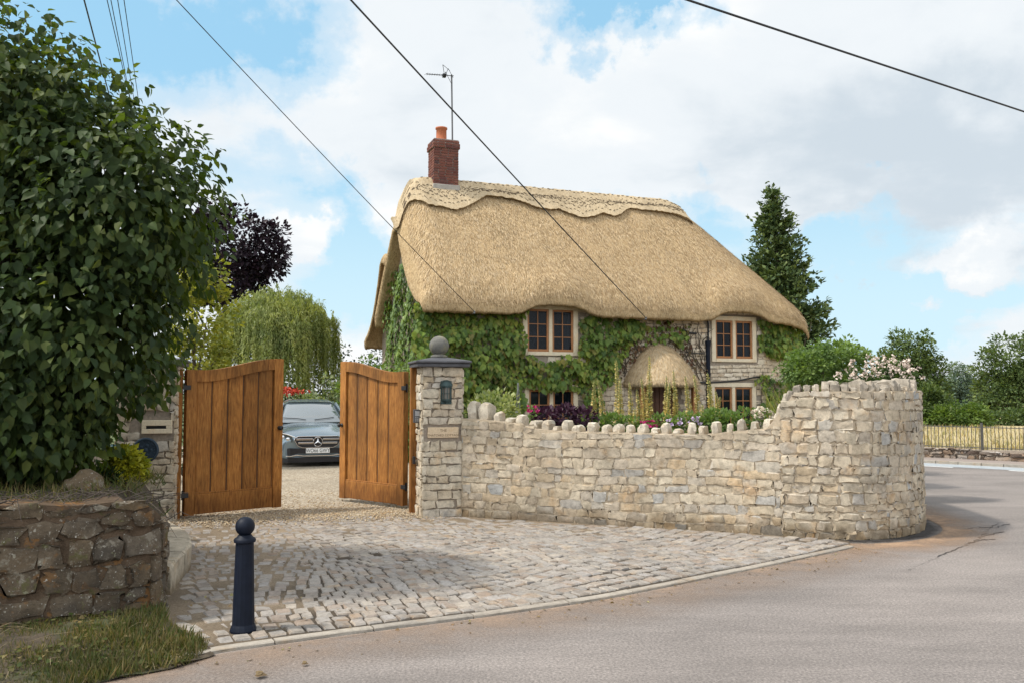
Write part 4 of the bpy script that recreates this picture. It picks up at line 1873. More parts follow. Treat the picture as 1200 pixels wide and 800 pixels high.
for k in range(6):
    x = DOOR[0] + .32 + k * (DOOR[1] - DOOR[0] - .36) / 6
    mb.bbox(x, x + .125, VF + .175, VF + .21, .02, 1.94, .008)
door = mb.build('door', plain('dark_door_wood', (.13, .052, .026), .5, nscale=9, var=.3), cot)
mb = MB()
mb.lathe([(.022, 0), (.03, .02), (.02, .04)], 12)
dh = mb.build('handle', M_IRON, door, loc=(DOOR[0] + .42, VF + .165, 1.0))
dh.rotation_euler = (R(90), 0, 0)

# drainpipe, cables and brackets on the front
du, dz = fac(828, 400)
mb = MB()
mb.tube([(du, VF - .06, dz), (du, VF - .06, 0)], .062, 10)
mb.lathe([(.07, -.14), (.085, -.02), (.085, .02)], 10, (du, VF - .07, dz))
mb.tube([(du + .02, VF - .05, dz), (du + .03, VF - .05, 3.6), (du, VF - .04, 3.75)], .022, 8)
mb.build('drainpipe', M_BOLL, cot)
cab = MB()
pts = [fac(px, py, VF - .05) for px, py in ((800, 449), (815, 447.5), (832, 448), (850, 447), (868, 445), (882, 442), (893, 441), (905, 445))]
cab.tube([(a, VF - .06, b) for a, b in pts], .022, 6)
pts = [fac(px, py, VF - .05) for px, py in ((804, 412.5), (815, 413.5), (825, 414))]
cab.tube([(a, VF - .05, b) for a, b in pts], .016, 6)
pts = [fac(px, py, VF - .05) for px, py in ((800, 386), (808, 390), (816, 391))]
cab.tube([(a, VF - .05, b) for a, b in pts], .03, 6)
cab.build('wall_cable', M_IRON, cot)

# chimney
CU, CV = 1.30, HW / 2
CWU, CWV = .70, .62
cb = MB()
cz0, cz1 = 6.6, fac(512, 166, CV)[1]
cx0, cx1, cy0, cy1 = CU - CWU / 2, CU + CWU / 2, CV - CWV / 2, CV + CWV / 2
cb.box(cx0 + .01, cx1 - .01, cy0 + .01, cy1 - .01, cz0, cz1 - .03, 0)
for i, (x, y, w, d, z0, z1) in enumerate(((cx0, cy0, CWU, CWV, cz0, cz1 - .26), (cx0 - .035, cy0 - .035, CWU + .07, CWV + .07, cz1 - .26, cz1 - .10), (cx0 - .015, cy0 - .015, CWU + .03, CWV + .03, cz1 - .1, cz1))):
    if i:
        cb.box(x + .01, x + w - .01, y + .01, y + d - .01, z0 + .004, z1 - .004, 0)
    for p in rect_faces(w, d):
        q = Path(p.p + np.array([x, y]))
        stone_face(cb, q, lambda s: z0, lambda s: z1, (.072, .078), (.20, .22), .009, 1, rgh, rough=.35, joint=.012, wav=0, split=0)
ch = cb.build('chimney', [M_BMORT, M_BRICK], cot)
mb = MB()
mb.lathe([(.155, 0), (.165, .03), (.15, .06), (.145, .36), (.17, .38), (.17, .42), (.135, .42), (.12, .2)], 22, (CU - .06, CV, cz1 - .02), cap=False)
mb.build('chimney_pot', M_POT, ch, sm=True)
mb = MB()
mb.bbox(cx0 - .04, cx1 + .04, cy0 - .06, cy1 + .06, 7.2, 7.44, .02)
mb.build('flashing', plain('lead_flashing', (.36, .33, .29), .6, nscale=8, var=.2), ch)

# TV aerial on the chimney
au, az = fac(525, 88, CV + .1)
ae = thing('tv_aerial', 'thin television aerial on a tall mast strapped to the brick chimney', 'aerial', HM @ Vector((CU + .28, CV + .05, 0)), HA)
mb = MB()
mb.tube([(.01, 0, cz1 - .55), (0, 0, cz1 + .3), (-.03, 0, az)], .024, 8)
mb.build('mast', M_STEEL if False else plain('grey_mast', (.12, .12, .125), .5, .5), ae)
mb = MB()
zt = az - .06
mb.tube([(.03, 0, zt + .03), (-.85, -.25, zt - .12)], .012, 6)
for k in range(9):
    t = .3 + .7 * k / 8
    c = Vector((.03 - .88 * t, -.25 * t, zt + .03 - .15 * t))
    mb.tube([c + Vector((.03, -.10, .0)), c - Vector((.03, -.10, 0))], .004, 4)
mb.build('boom', M_IRON, ae)
mb = MB()
for k, (a, b) in enumerate(((.25, .12), (.05, -.25), (.16, -.07))):
    mb.tube([(-.22, .05, zt - .02), (-.34 + .08 * k, -.16, zt + a)], .008, 4)
    mb.tube([(-.34 + .08 * k, -.16, zt + a), (-.12 + .05 * k, -.12, zt + b)], .008, 4)
mb.bbox(-.30, -.2, -.05, .05, zt - .05, zt + .05, .01)
mb.build('reflector', M_IRON, ae)

# overhead wires
M_WIRE = plain('black_wire', (.02, .02, .022), .6)


def wire(a, b, sag, r, label, ext_a=0.0, ext_b=0.0):
    a, b = Vector(a), Vector(b)
    a2 = a - (b - a) * ext_a
    b2 = b + (b - a) * ext_b
    pts = []
    for k in range(41):
        t = k / 40
        p = a2.lerp(b2, t)
        p.z -= sag * 4 * t * (1 - t)
        pts.append(p)
    m = MB()
    m.tube(pts, r, 6)
    o = m.build('overhead_wire', M_WIRE)
    tag(o, label, 'wire', 'overhead wires')
    return o


M_BRK = plain('galvanised_bracket', (.16, .16, .165), .5, .6)


def bracket(px, py):
    u, z = fac(px, py, -.14)
    m = MB()
    m.tube([(u, VF + .02, z - .02), (u, -.10, z), (u, -.14, z + .03)], .012, 6)
    m.lathe([(.018, 0), (.028, .02), (.02, .04), (.028, .06), (.012, .08)], 8, (u, -.14, z - .02))
    m.build('wire_bracket', M_BRK, cot)
    return HM @ Vector((u, -.14, z + .03))


e1 = bracket(556, 367)
wire(at(213, -2, 13), e1, .12, .008, 'thin faint wire crossing the sky left of the chimney to the thatch front', .8)
e2 = bracket(757, 374)
wire(at(415, -2, 9), e2, .06, .011, 'dark wire passing in front of the chimney and across the thatch to the eaves', 1.0)
wire(at(805, -2, 9), at(1201, 130, 12.5), .02, .014, 'thick black wire crossing the upper right corner of the sky', 2, 2)
for k, (x0, x1, y1, lab) in enumerate(((98, 115, 60, 'single dark wire above the leafy bush, leftmost of the wires there'), (125, 142.5, 71, 'first of the four close thin wires above the bush, from the left'),
                                       (129.5, 144.5, 71, 'second of the four close thin wires above the bush, from the left'), (137.5, 150, 71, 'third of the four close thin wires above the bush, from the left'),
                                       (145, 156, 71, 'faintest, rightmost of the four close thin wires above the bush'))):
    a, b = at(x0, -2, 16), at(x0 + (x1 - x0) * 205 / y1 * .93, 203, 38)
    wire(a, b, .0, .016 if k == 0 else .009, lab, .6)

# the pole that carries the bundle of wires, behind the bush
pb = at(170, 203, 38.1)
po = thing('utility_pole', 'brown wooden utility pole carrying the bundle of wires behind the leafy bush', 'pole', (pb.x, 38.1, 0))
mb = MB()
mb.tube([(0, 0, -.1), (0, 0, pb.z + .35)], [.14, .10], 12)
mb.build('post', plain('pole_timber', (.10, .075, .055), .85, nscale=8, var=.3), po)
mb = MB()
mb.bbox(-.75, .75, -.16, -.10, pb.z - .12, pb.z + .0, .01)
for k in range(5):
    x = -.62 + .31 * k
    mb.lathe([(.03, 0), (.045, .04), (.03, .07), (.04, .10), (.02, .13)], 8, (x, -.13, pb.z))
mb.build('crossarm', M_IRON, po)

# ------------------------------------------------------------------ gates
def wood_mat():
    t = NT('oiled_oak')
    g = t.noise(7, 8, .6, t.co('Object', (9, 9, .8)), .6)
    c = t.ramp(g, [(.28, (.155, .056, .013)), (.46, (.315, .128, .030)), (.62, (.42, .190, .048)), (.8, (.50, .24, .068))])
    c = t.mix(1.0, c, t.ramp(t.island(), [(0, (.80, .78, .74)), (.5, (1.0, 1.0, 1.0)), (1, (1.16, 1.15, 1.1))]), 'MULTIPLY')
    fine = t.ramp(t.noise(30, 6, .7, t.co('Object', (6, 6, .5))), [(.35, .72), (.55, 1.05)])
    c = t.mix(.8, c, fine, 'MULTIPLY')
    w = t.ramp(t.noise(1.6, 4, .6), [(.35, .78), (.65, 1.08)])
    c = t.mix(1.0, c, w, 'MULTIPLY')
    kn = t.ramp(t.voro(2.1, t.co('Object', (1, 1, .55))), [(.0, .30), (.035, .55), (.075, 1.0)])
    c = t.mix(.85, c, kn, 'MULTIPLY')
    fade = t.ramp(t.noise(1.1, 5, .65, t.co('Object', (2.2, 2.2, .7))), [(.36, .58), (.5, 1.0), (.68, 1.22)])
    c = t.mix(.9, c, fade, 'MULTIPLY')
    sp = t.n('ShaderNodeSeparateXYZ')
    t.l(t.co(), sp.inputs[0])
    w2 = t.math('ADD', sp.outputs[2], t.math('MULTIPLY', t.noise(5, 5, .7), -.35))
    c = t.mix(t.ramp(w2, [(.0, .75), (.22, 0.0)]), c, t.mix(1.0, c, (.5, .45, .4), 'MULTIPLY'))
    t.base(c, .6)
    t.b.inputs['Specular IOR Level'].default_value = .25
    t.bump(t.noise(30, 6, .7, t.co('Object', (6, 6, .5))), .6, .004)
    return t.m


M_WOOD = wood_mat()


def gate(label, hinge, free, flip):
    d = free - hinge
    w = math.hypot(d.x, d.y)
    g = thing('gate_leaf', label, 'gate', (hinge.x, hinge.y, 0), math.atan2(d.y, d.x), 'pair of wooden entrance gates')
    H0 = 1.955
    hgt = lambda x: H0 + .175 * smooth((x - .22) / (w - .32))
    T = .046
    zb = .055
    mb = MB()
    SW = .135
    for a, b in ((0, SW), (w - SW, w)):
        n = 4
        xs = [a + (b - a) * k / n for k in range(n + 1)]
        poly = [(a + .004, zb), (b - .004, zb)] + [(x, hgt(x) - (.006 if k in (0, n) else 0)) for k, x in reversed(list(enumerate(xs)))]
        mb.prism(poly, -T, T, 0, Matrix(((1, 0, 0, 0), (0, 0, 1, 0), (0, 1, 0, 0), (0, 0, 0, 1))))
    xs = np.linspace(SW + .001, w - SW - .001, 24)
    poly = [(x, hgt(x) - .155) for x in xs] + [(x, hgt(x) - .003) for x in xs[::-1]]
    mb.prism(poly, -T + .003, T - .003, 0, Matrix(((1, 0, 0, 0), (0, 0, 1, 0), (0, 1, 0, 0), (0, 0, 0, 1))))
    mb.bbox(SW + .001, w - SW - .001, -T + .003, T - .003, zb + .01, zb + .27, .007)
    # bead along the top of the bottom rail and under the top rail
    mb.bbox(SW + .001, w - SW - .001, -T + .010, T - .010, zb + .271, zb + .29, .005)
    mb.build('frame', M_WOOD, g)
    mb = MB()
    npl = 5
    pw = (w - 2 * SW) / npl
    for k in range(npl):
        a, b = SW + k * pw + .009, SW + (k + 1) * pw - .009
        cw = .014
        n = 4
        xx = [a, a + cw] + list(np.linspace(a + cw, b - cw, n)[1:-1]) + [b - cw, b]
        V, nn = [], len(xx)
        for sgn in (-1, 1):
            for i, x in enumerate(xx):
                y = sgn * (.004 if i in (0, nn - 1) else .014)
                V.append((x, y, zb + .285))
                V.append((x, y, hgt(x) - .135))
        fs = []
        for q in range(2):
            o_ = q * nn * 2
            for i in range(nn - 1):
                f = (o_ + 2 * i, o_ + 2 * i + 2, o_ + 2 * i + 3, o_ + 2 * i + 1)
                fs.append(f if q == 0 else f[::-1])
        for i in (0, nn - 1):
            fs.append((2 * i, 2 * i + 1, nn * 2 + 2 * i + 1, nn * 2 + 2 * i))
        mb.add(V, fs)
    mb.build('panel', M_WOOD, g)
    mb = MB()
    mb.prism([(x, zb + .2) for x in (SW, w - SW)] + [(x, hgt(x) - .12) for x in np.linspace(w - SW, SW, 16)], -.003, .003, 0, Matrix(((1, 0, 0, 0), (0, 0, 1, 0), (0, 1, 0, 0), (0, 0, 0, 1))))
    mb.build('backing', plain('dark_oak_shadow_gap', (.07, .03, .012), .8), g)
    for s_ in (-1, 1):
        mb = MB()
        mb.lathe([(.026, 0), (.03, .008), (.012, .012), (.012, .035), (.03, .045), (.033, .06), (.02, .075), (.003, .078)], 16)
        h = mb.build('knob', M_IRON, g, sm=True, loc=(w - .055, s_ * T, 1.16))
        h.rotation_euler = (R(90) if s_ < 0 else R(-90), 0, 0)
    for zz in (.32, 1.72):
        mb = MB()
        mb.tube([(-.012, 0, zz - .06), (-.012, 0, zz + .06)], .014, 8)
        mb.bbox(-.05, .05, -.006 - T, -.0005 - T, zz - .03, zz + .03, .002) if not flip else mb.bbox(-.05, .05, T + .0005, T + .006, zz - .03, zz + .03, .002)
        mb.build('hinge', M_IRON, g)
    return g


gl_h, gl_f = gr(214, 609), gr(328, 597.5)
gr_h, gr_f = gr(475, 596.5), gr(400, 586.5)
gate('dark oak gate leaf standing open on the side of the leafy bush', gl_h, gl_f, False)
gate('sunlit oak gate leaf standing open beside the pillar with the stone ball', gr_h, gr_f, True)


def post(label, x, y, rz, h, w=.10, d=.12):
    mb = MB()
    mb.bbox(-w / 2, w / 2, -d / 2, d / 2, 0, h, .008)
    o = mb.build('gate_post', M_WOOD, None, loc=(x, y, .0))
    o.rotation_euler = (0, 0, rz)
    return tag(o, label, 'post', 'wooden gate posts')


pl.location.x -= .055
pl.location.y -= .02
pq.location.x -= .055
pq.location.y -= .02
post('narrow oak gate post against the pillar by the leafy bush', gl_h.x - .075, gl_h.y - .02, GA, 1.96, .085, .10)
p_ = at(484, 598, 11.80)
post('narrow oak gate post behind the pillar with the stone ball', p_.x, p_.y, GA, 2.0, .10, .12)

# intercom box on the pillar's side
ic = thing('gate_intercom', 'small dark keypad box fixed between the gate post and the ball topped pillar', 'intercom', pr.location + Matrix.Rotation(GA, 3, 'Z') @ Vector((-.03, .2, 1.34)), GA)
mb = MB()
mb.bbox(-.055, .03, -.06, .06, -.09, .09, .008)
mb.build('housing', plain('dark_grey_plastic', (.05, .052, .06), .45), ic)
mb = MB()
mb.bbox(-.045, .02, -.066, -.0605, .0, .07, .002)
mb.build('speaker_plate', M_STEEL, ic)
for r_ in range(3):
    for c_ in range(3):
        mb = MB()
        mb.bbox(-.043 + c_ * .022, -.027 + c_ * .022, -.066, -.0605, -.07 + r_ * .022, -.054 + r_ * .022, .002)
        mb.build('button', M_STEEL, ic)
mb = MB()
mb.bbox(-.035, -.001, .12, .20, .30, .40, .006)
o = mb.build('latch_plate', plain('dark_latch', (.03, .03, .032), .4, .5), None, loc=ic.location + Vector((.0, -.02, -.95)))
o.rotation_euler = (0, 0, GA)
tag(o, 'small dark gate catch low on the side of the ball topped pillar', 'catch')

# wall lantern
ln = thing('wall_lantern', 'dark green half lantern with glass panes mounted on the front of the gate pillar', 'lantern', pr.location + Matrix.Rotation(GA, 3, 'Z') @ Vector((.315, -.018, 1.50)), GA)
M_VERD = plain('green_bronze', (.045, .075, .075), .5, .5, nscale=20, var=.3)
mb = MB()
mb.bbox(-.075, .075, -.012, .0, .0, .31, .004)
mb.build('back_plate', M_VERD, ln)
mb = MB()
half = lambda r_: [(r_ * math.cos(a), -.012 - r_ * 1.1 * math.sin(a)) for a in np.linspace(0, math.pi, 9)]
mb.prism(half(.070), .05, .068)
mb.prism(half(.045), .032, .0495)
mb.prism(half(.078), .222, .238)
mb.prism(half(.020), .005, .0315)
for a in np.linspace(0, math.pi, 5):
    x, y = .064 * math.cos(a), -.014 - .064 * 1.1 * math.sin(a)
    mb.box(x - .004, x + .004, y - .004, y + .004, .0685, .2215)
mb.prism(half(.066), .140, .146)
mb.build('cage', M_VERD, ln)
mb = MB()
V, fs = [], []
for j in range(6):
    t = j / 5
    for x, y in half(.082 * math.cos(t * 1.45) + .006):
        V.append((x, y, .2385 + .085 * math.sin(t * 1.5)))
for j in range(5):
    for k in range(8):
        a = j * 9 + k
        fs.append((a, a + 1, a + 10, a + 9))
mb.add(V, fs)
mb.build('cap', M_VERD, ln, sm=True)
mb = MB()
mb.prism(half(.058), .069, .221)
mb.build('glass', plain('amber_smoked_glass', (.16, .15, .13), .08), ln)

# ------------------------------------------------------------------ bollard
bb = gr(285, 736, .03)
bo = thing('bollard', 'dark navy cast iron bollard with a ball top at the edge of the cobbles', 'bollard', (bb.x, bb.y, .015))
mb = MB()
mb.lathe([(.090, 0), (.090, .012), (.082, .035), (.075, .05), (.061, .585), (.061, .60)], 16)
o = mb.build('shaft', M_BOLL, bo)
mb = MB()
mb.lathe([(.061, .601), (.073, .606), (.075, .622), (.069, .632), (.055, .640), (.045, .655)], 28)
o = mb.build('collar', M_BOLL, bo, sm=False)
sm_angle(o, 40)
mb = MB()
prof = []
for k in range(0, 17):
    a = -math.pi / 2 + .55 + (math.pi - .56) * k / 16
    prof.append((max(.002, .066 * math.cos(a)), .712 + .066 * math.sin(a)))
mb.lathe(prof, 28)
mb.build('ball_top', M_BOLL, bo, sm=True)

# ------------------------------------------------------------------ parked car
CA = R(18.0)
car = thing('parked_car', 'silver blue saloon car parked on the gravel between the open gates', 'car', (-4.36, 19.25, .008), CA)


def car_paint():
    t = NT('silver_blue_paint')
    t.base((.22, .29, .34), .22, Metallic=.5)
    t.b.inputs['Coat Weight'].default_value = .6
    t.b.inputs['Coat Roughness'].default_value = .05
    return t.m


M_CAR = car_paint()
M_CARBLK = plain('black_trim', (.012, .012, .016), .35)
M_CHROME = plain('chrome', (.80, .80, .82), .15, 1.0, var=.0)
M_TYRE = plain('tyre_rubber', (.02, .02, .02), .8)
t = NT('car_glass')
t.base((.085, .11, .125), .03)
t.b.inputs['IOR'].default_value = 2.1
t.b.inputs['Specular IOR Level'].default_value = .8
t.b.inputs['Coat Weight'].default_value = 1.0
M_CGLASS = t.m


def loft(mb, secs, mat=0, close=True):
    """secs: list of lists of (x,y,z) with equal counts; open strips across"""
    n = len(secs[0])
    V = [p for s_ in secs for p in s_]
    fs = []
    for i in range(len(secs) - 1):
        for k in range(n - 1):
            a = i * n + k
            fs.append((a, a + 1, a + n + 1, a + n))
    if close:
        fs.append(tuple(range(n - 1, -1, -1)))
        fs.append(tuple((len(secs) - 1) * n + k for k in range(n)))
    mb.add(V, fs, mat)


def half_sec(y, w, zt, zb, crown=.05, zsh=None):
    zs = zsh if zsh is not None else zt - .10
    h = [(0, zt), (.45 * w, zt - crown * .25), (.78 * w, zt - crown), (.95 * w, zs), (w, (zs * .55 + zb * .45)), (.985 * w, zb + .12), (.93 * w, zb), (.5 * w, zb - .01)]
    right = [(x, y, z) for x, z in h]
    left = [(-x, y, z) for x, z in reversed(h)]
    return left[:-1] + right


mb = MB()
secs = [half_sec(.05, .62, .60, .20, .05, .52), half_sec(.00, .74, .64, .17, .06, .56), half_sec(.06, .84, .70, .16, .06, .62), half_sec(.28, .905, .78, .16, .05, .70), half_sec(.75, .925, .87, .17, .05, .78), half_sec(1.2, .925, .93, .17, .05, .84),
        half_sec(1.65, .925, .965, .17, .04, .87), half_sec(2.6, .93, .96, .17, .03, .88), half_sec(3.7, .925, .97, .17, .03, .88), half_sec(4.4, .90, .99, .2, .04, .88), half_sec(4.8, .84, .96, .28, .05, .84), half_sec(4.9, .74, .86, .34, .06, .76)]
loft(mb, secs)
body = mb.build('body', M_CAR, car, sm=True)
ss_ = body.modifiers.new('smooth', 'SUBSURF')
ss_.levels = ss_.render_levels = 2
# greenhouse
gsec = [(1.42, .80, .955, .80), (1.75, .78, 1.10, .755), (2.30, .72, 1.395, .62), (2.75, .715, 1.455, .60), (3.3, .715, 1.455, .60), (3.75, .72, 1.38, .62), (4.35, .76, 1.02, .74)]
mb = MB()
secs = []
for y, wb, zt, wt in gsec:
    zb = .93
    s_ = [(wb, zb), (wt + (wb - wt) * .45, zb + (zt - zb) * .55), (wt, zt - .03), (wt * .8, zt), (0, zt + .012)]
    secs.append([(-x, y, z) for x, z in s_] + [(x, y, z) for x, z in reversed(s_[:-1])])
loft(mb, secs)
gh = mb.build('windows', M_CGLASS, car, sm=True)
mb = MB()
rs = []
for y, wb, zt, wt in gsec[2:6]:
    rs.append([(x, y, z + .012) for x, z in ((-wt - .012, zt - .05), (-wt * .8, zt + .004), (0, zt + .018), (wt * .8, zt + .004), (wt + .012, zt - .05))])
loft(mb, rs, close=False)
for s_ in (-1, 1):
    mb.tube([(s_ * gsec[0][1], 1.40, .95), (s_ * (.765), 1.77, 1.13), (s_ * .645, 2.31, 1.375)], .035, 8)
    mb.tube([(s_ * .62, 3.72, 1.36), (s_ * .76, 4.35, 1.0)], .05, 8)
    mb.tube([(s_ * .635, 2.9, 1.42), (s_ * .73, 2.92, .96)], .03, 6)
mb.build('roof', M_CAR, car, sm=True)
# front: grille, star, lamps, plate, intakes
Mx = Matrix(((1, 0, 0, 0), (0, 0, 1, 0), (0, 1, 0, 0), (0, 0, 0, 1)))
mb = MB()
gp_ = [(-.51, .60), (-.49, .645), (-.42, .675), (.42, .675), (.49, .645), (.51, .60), (.44, .475), (.34, .425), (-.34, .425), (-.44, .475)]
mb.prism(gp_, -.035, .06, 0, Mx)
grl = mb.build('grille', M_CARBLK, car)
mb = MB()
for zz, hw in ((.612, .475), (.528, .43)):
    for s_ in (-1, 1):
        mb.bbox(s_ * .11 if s_ > 0 else -hw, hw if s_ > 0 else -.11, -.052, -.036, zz - .021, zz + .021, .004)
mb.tube([(x, -.04, z) for x, z in gp_ + [gp_[0]]], .011, 6)
mb.build('slat', M_CHROME, grl)
mb = MB()
ring_ = [(.098 * math.cos(a), -.058, .555 + .098 * math.sin(a)) for a in np.linspace(0, 2 * math.pi, 25)]
mb.tube(ring_, .013, 6, cap=False)
for k in range(3):
    a = math.pi / 2 + k * 2 * math.pi / 3
    c_, s_ = math.cos(a), math.sin(a)
    mb.add([(.09 * c_, -.058, .555 + .09 * s_), (-.022 * s_, -.056, .555 + .022 * c_), (.022 * s_, -.056, .555 - .022 * c_), (0, -.072, .555)], [(0, 1, 3), (0, 3, 2), (0, 2, 1)])
mb.build('star_emblem', M_CHROME, grl)
for s_ in (-1, 1):
    mb = MB()
    pts = [(.535, .60), (.56, .675), (.72, .76), (.88, .80), (.905, .72), (.83, .615), (.68, .55), (.56, .545)]
    V = []
    for x, z in pts:
        yb = .02 + .30 * max(0, (x - .45) / .45) ** 1.7
        V.append((s_ * x, yb - .045, z))
    for x, z in pts:
        yb = .02 + .30 * max(0, (x - .45) / .45) ** 1.7
        V.append((s_ * x, yb + .08, z))
    n = len(pts)
    fs = [tuple(range(n))] + [(i, (i + 1) % n, (i + 1) % n + n, i + n) for i in range(n)]
    mb.add(V, fs)
    hl = mb.build('headlight', plain('headlight_lens', (.10, .11, .12), .05, .3), car)
    mb = MB()
    for cx_, cz_, rr in ((.645, .615, .045), (.755, .655, .05)):
        yb = .02 + .30 * ((cx_ - .45) / .45) ** 1.7 - .055
        m2 = MB()
        mb.lathe([(rr, 0), (rr * .9, .012), (rr * .5, .02), (.002, .024)], 14, (0, 0, 0))
        for q in range(len(mb.v) - 14 * 4, len(mb.v)):
            x, y, z = mb.v[q]
            mb.v[q] = (s_ * cx_ + x, yb - z, cz_ + y)
    mb.tube([(s_ * .50, -.03, .66), (s_ * .66, .04, .72), (s_ * .85, .19, .765)], .012, 5)
    mb.build('lamp_insert', M_CHROME, hl)
mb = MB()
V = []
for x, z0, z1 in ((-.86, .27, .40), (-.6, .25, .415), (-.42, .30, .405), (.42, .30, .405), (.6, .25, .415), (.86, .27, .40)):
    yb = -.035 + .22 * max(0, (abs(x) - .5) / .4) ** 1.7
    V += [(x, yb, z0), (x, yb, z1)]
mb.add(V, [(2 * i, 2 * i + 2, 2 * i + 3, 2 * i + 1) for i in range(5)])
V2 = []
for x in np.linspace(-.86, .86, 9):
    yb = -.03 + .22 * max(0, (abs(x) - .5) / .4) ** 1.7
    V2 += [(x, yb, .10), (x, yb, .215)]
mb.add(V2, [(2 * i, 2 * i + 2, 2 * i + 3, 2 * i + 1) for i in range(8)])
mb.build('lower_intake', M_CARBLK, car)
mb = MB()
mb.tube([(x, -.045 + .22 * max(0, (abs(x) - .5) / .4) ** 1.7, z) for x, z in ((-.87, .265), (-.6, .235), (-.45, .265), (-.3, .245), (.3, .245), (.45, .265), (.6, .235), (.87, .265))], .014, 6)
mb.build('bumper_strip', M_CHROME, car)
mb = MB()
mb.bbox(-.26, .26, -.062, -.052, .305, .415, .004)
npx = mb.build('number_plate', plain('white_plate', (.85, .85, .84), .4, var=.0), car)
me = text_mesh('WO66 GWY', .115, .001)
me.materials.append(M_CARBLK)
lt = link('lettering', me, npx, (0, -.0635, .358))
lt.rotation_euler = (R(90), 0, 0)
lt.scale = (.82, 1, 1)
for s_ in (-1, 1):
    mb = MB()
    mb.bbox(s_ * .93 if s_ > 0 else -1.06, 1.06 if s_ > 0 else -.93, 1.82, 1.96, .98, 1.10, .035)
    mb.box(min(s_ * .80, s_ * .94), max(s_ * .80, s_ * .94), 1.87, 1.92, .985, 1.02)
    mb.build('wing_mirror', M_CAR, car)
    for y in (.95, 3.87):
        mb = MB()
        mb.lathe([(.20, -.09), (.31, -.105), (.33, -.07), (.33, .07), (.31, .105), (.20, .09)], 26)
        w_ = mb.build('wheel', M_TYRE, car, sm=True, loc=(s_ * .83, y, .33))
        w_.rotation_euler = (0, R(90), 0)
        mb = MB()
        mb.lathe([(.235, .0), (.235, .10 * s_), (.21, .108 * s_), (.2, .07 * s_)], 26)
        for k in range(5):
            a = 2 * math.pi * k / 5
            M_ = Matrix.Rotation(a, 4, 'Z')
            mb.box(.03, .215, -.028, .028, min(.075 * s_, .10 * s_), max(.075 * s_, .10 * s_), 0, M_)
        mb.build('rim', M_STEEL, w_)
mb = MB()
for s_ in (-1, 1):
    mb.tube([(s_ * .1 - .05, 1.43, 1.0), (s_ * .35, 1.5, 1.03), (s_ * .62 - .1, 1.58, 1.05)], .010, 5)
mb.build('wiper', M_CARBLK, car)

# ------------------------------------------------------------------ vegetation
def shell_pts(ells, n, inner=.62, up=.25, rg=rng):
    """points through the outer shell of a union of ellipsoids, with outward directions"""
    vol = np.array([(r[0] * r[1] * r[2]) ** (2 / 3) for c, r in ells])
    vol = vol / vol.sum()
    P, N = [], []
    for (c, r), f in zip(ells, vol):
        m = int(n * f * 1.5) + 1
        d = unit(m, rg)
        rad = inner + (1 - inner) * rg.random(m) ** .55
        lump = 1 + .09 * np.sin(d[:, 0] * 6.1 + c[0]) * np.cos(d[:, 2] * 5.3 + c[1]) + .07 * np.sin(d[:, 1] * 9 + d[:, 2] * 8)
        p = np.array(c) + d * np.array(r) * (rad * lump)[:, None]
        keep = np.ones(m, bool)
        for (c2, r2) in ells:
            if c2 is c:
                continue
            q = (p - np.array(c2)) / np.array(r2)
            keep &= ~(np.sum(q * q, axis=1) < .36)
        nn = d / np.array(r)
        nn /= np.linalg.norm(nn, axis=1, keepdims=True)
        P.append(p[keep])
        N.append(nn[keep])
    P, N = np.concatenate(P), np.concatenate(N)
    idx = rg.permutation(len(P))[:n]
    N = N + np.array([0, 0, up])
    return P[idx], N[idx]


M_BARK = plain('bark', (.09, .07, .05), .9, nscale=8, var=.35, bump=.02)


def trunk(parent, base, top, r0, r1, limbs, rg, mat=M_BARK):
    mb = MB()
    b, t = Vector(base), Vector(top)
    n = 8
    pts = [b.lerp(t, k / n) + Vector((rg.normal(0, .04), rg.normal(0, .04), 0)) * (t - b).length * .15 * (0 if k == 0 else 1) for k in range(n + 1)]
    mb.tube(pts, [r0 + (r1 - r0) * k / n for k in range(n + 1)], 8)
    for L in limbs:
        a = pts[rg.integers(3, n)]
        L = Vector(L)
        m_ = a.lerp(L, .5) + Vector((0, 0, .12 * (L - a).length))
        mb.tube([a, m_, L], [r1 * .9, r1 * .6, r1 * .2], 6)
    return mb.build('trunk', mat, parent, sm=True)


def clump_tree(name, label, cat, base, ells, n_cl, rc, per, leaf, mat, seed, group=None, up=.5, tmpl=SMALL, r0=.2, flat=.75, inner=.45, droop=-.2):
    rg = np.random.default_rng(seed)
    t = thing(name, label, cat, base, 0, group)
    ce = [(np.array(c) - np.array(base), r) for c, r in ells]
    P, N = shell_pts(ce, n_cl, inner, .1, rg)
    m = len(P)
    rr = rc * rg.uniform(.6, 1.3, m)
    d = unit(m * per, rg)
    R_ = np.repeat(rr, per)
    pos = np.repeat(P, per, axis=0) + d * np.array([1, 1, flat]) * (R_ * rg.random(m * per) ** .4)[:, None]
    nr = d * .5 + np.repeat(N, per, axis=0) * .5 + np.array([0, 0, up]) + unit(m * per, rg) * .5
    tip = d + np.repeat(N, per, axis=0) * .5 + unit(m * per, rg) * .6 + np.array([0, 0, droop])
    leaves('crown', pos, tip, nr, leaf * rg.uniform(.6, 1.3, m * per), mat, tmpl, t)
    cc = sum((np.array(c) for c, r in ce)) / len(ce)
    lim = [tuple(P[i] * .85) for i in rg.choice(m, min(m, 14), replace=False)]
    trunk(t, (0, 0, -.05), (cc[0], cc[1], cc[2] + .3 * ce[0][1][2]), r0, r0 * .35, lim, rg)
    return t


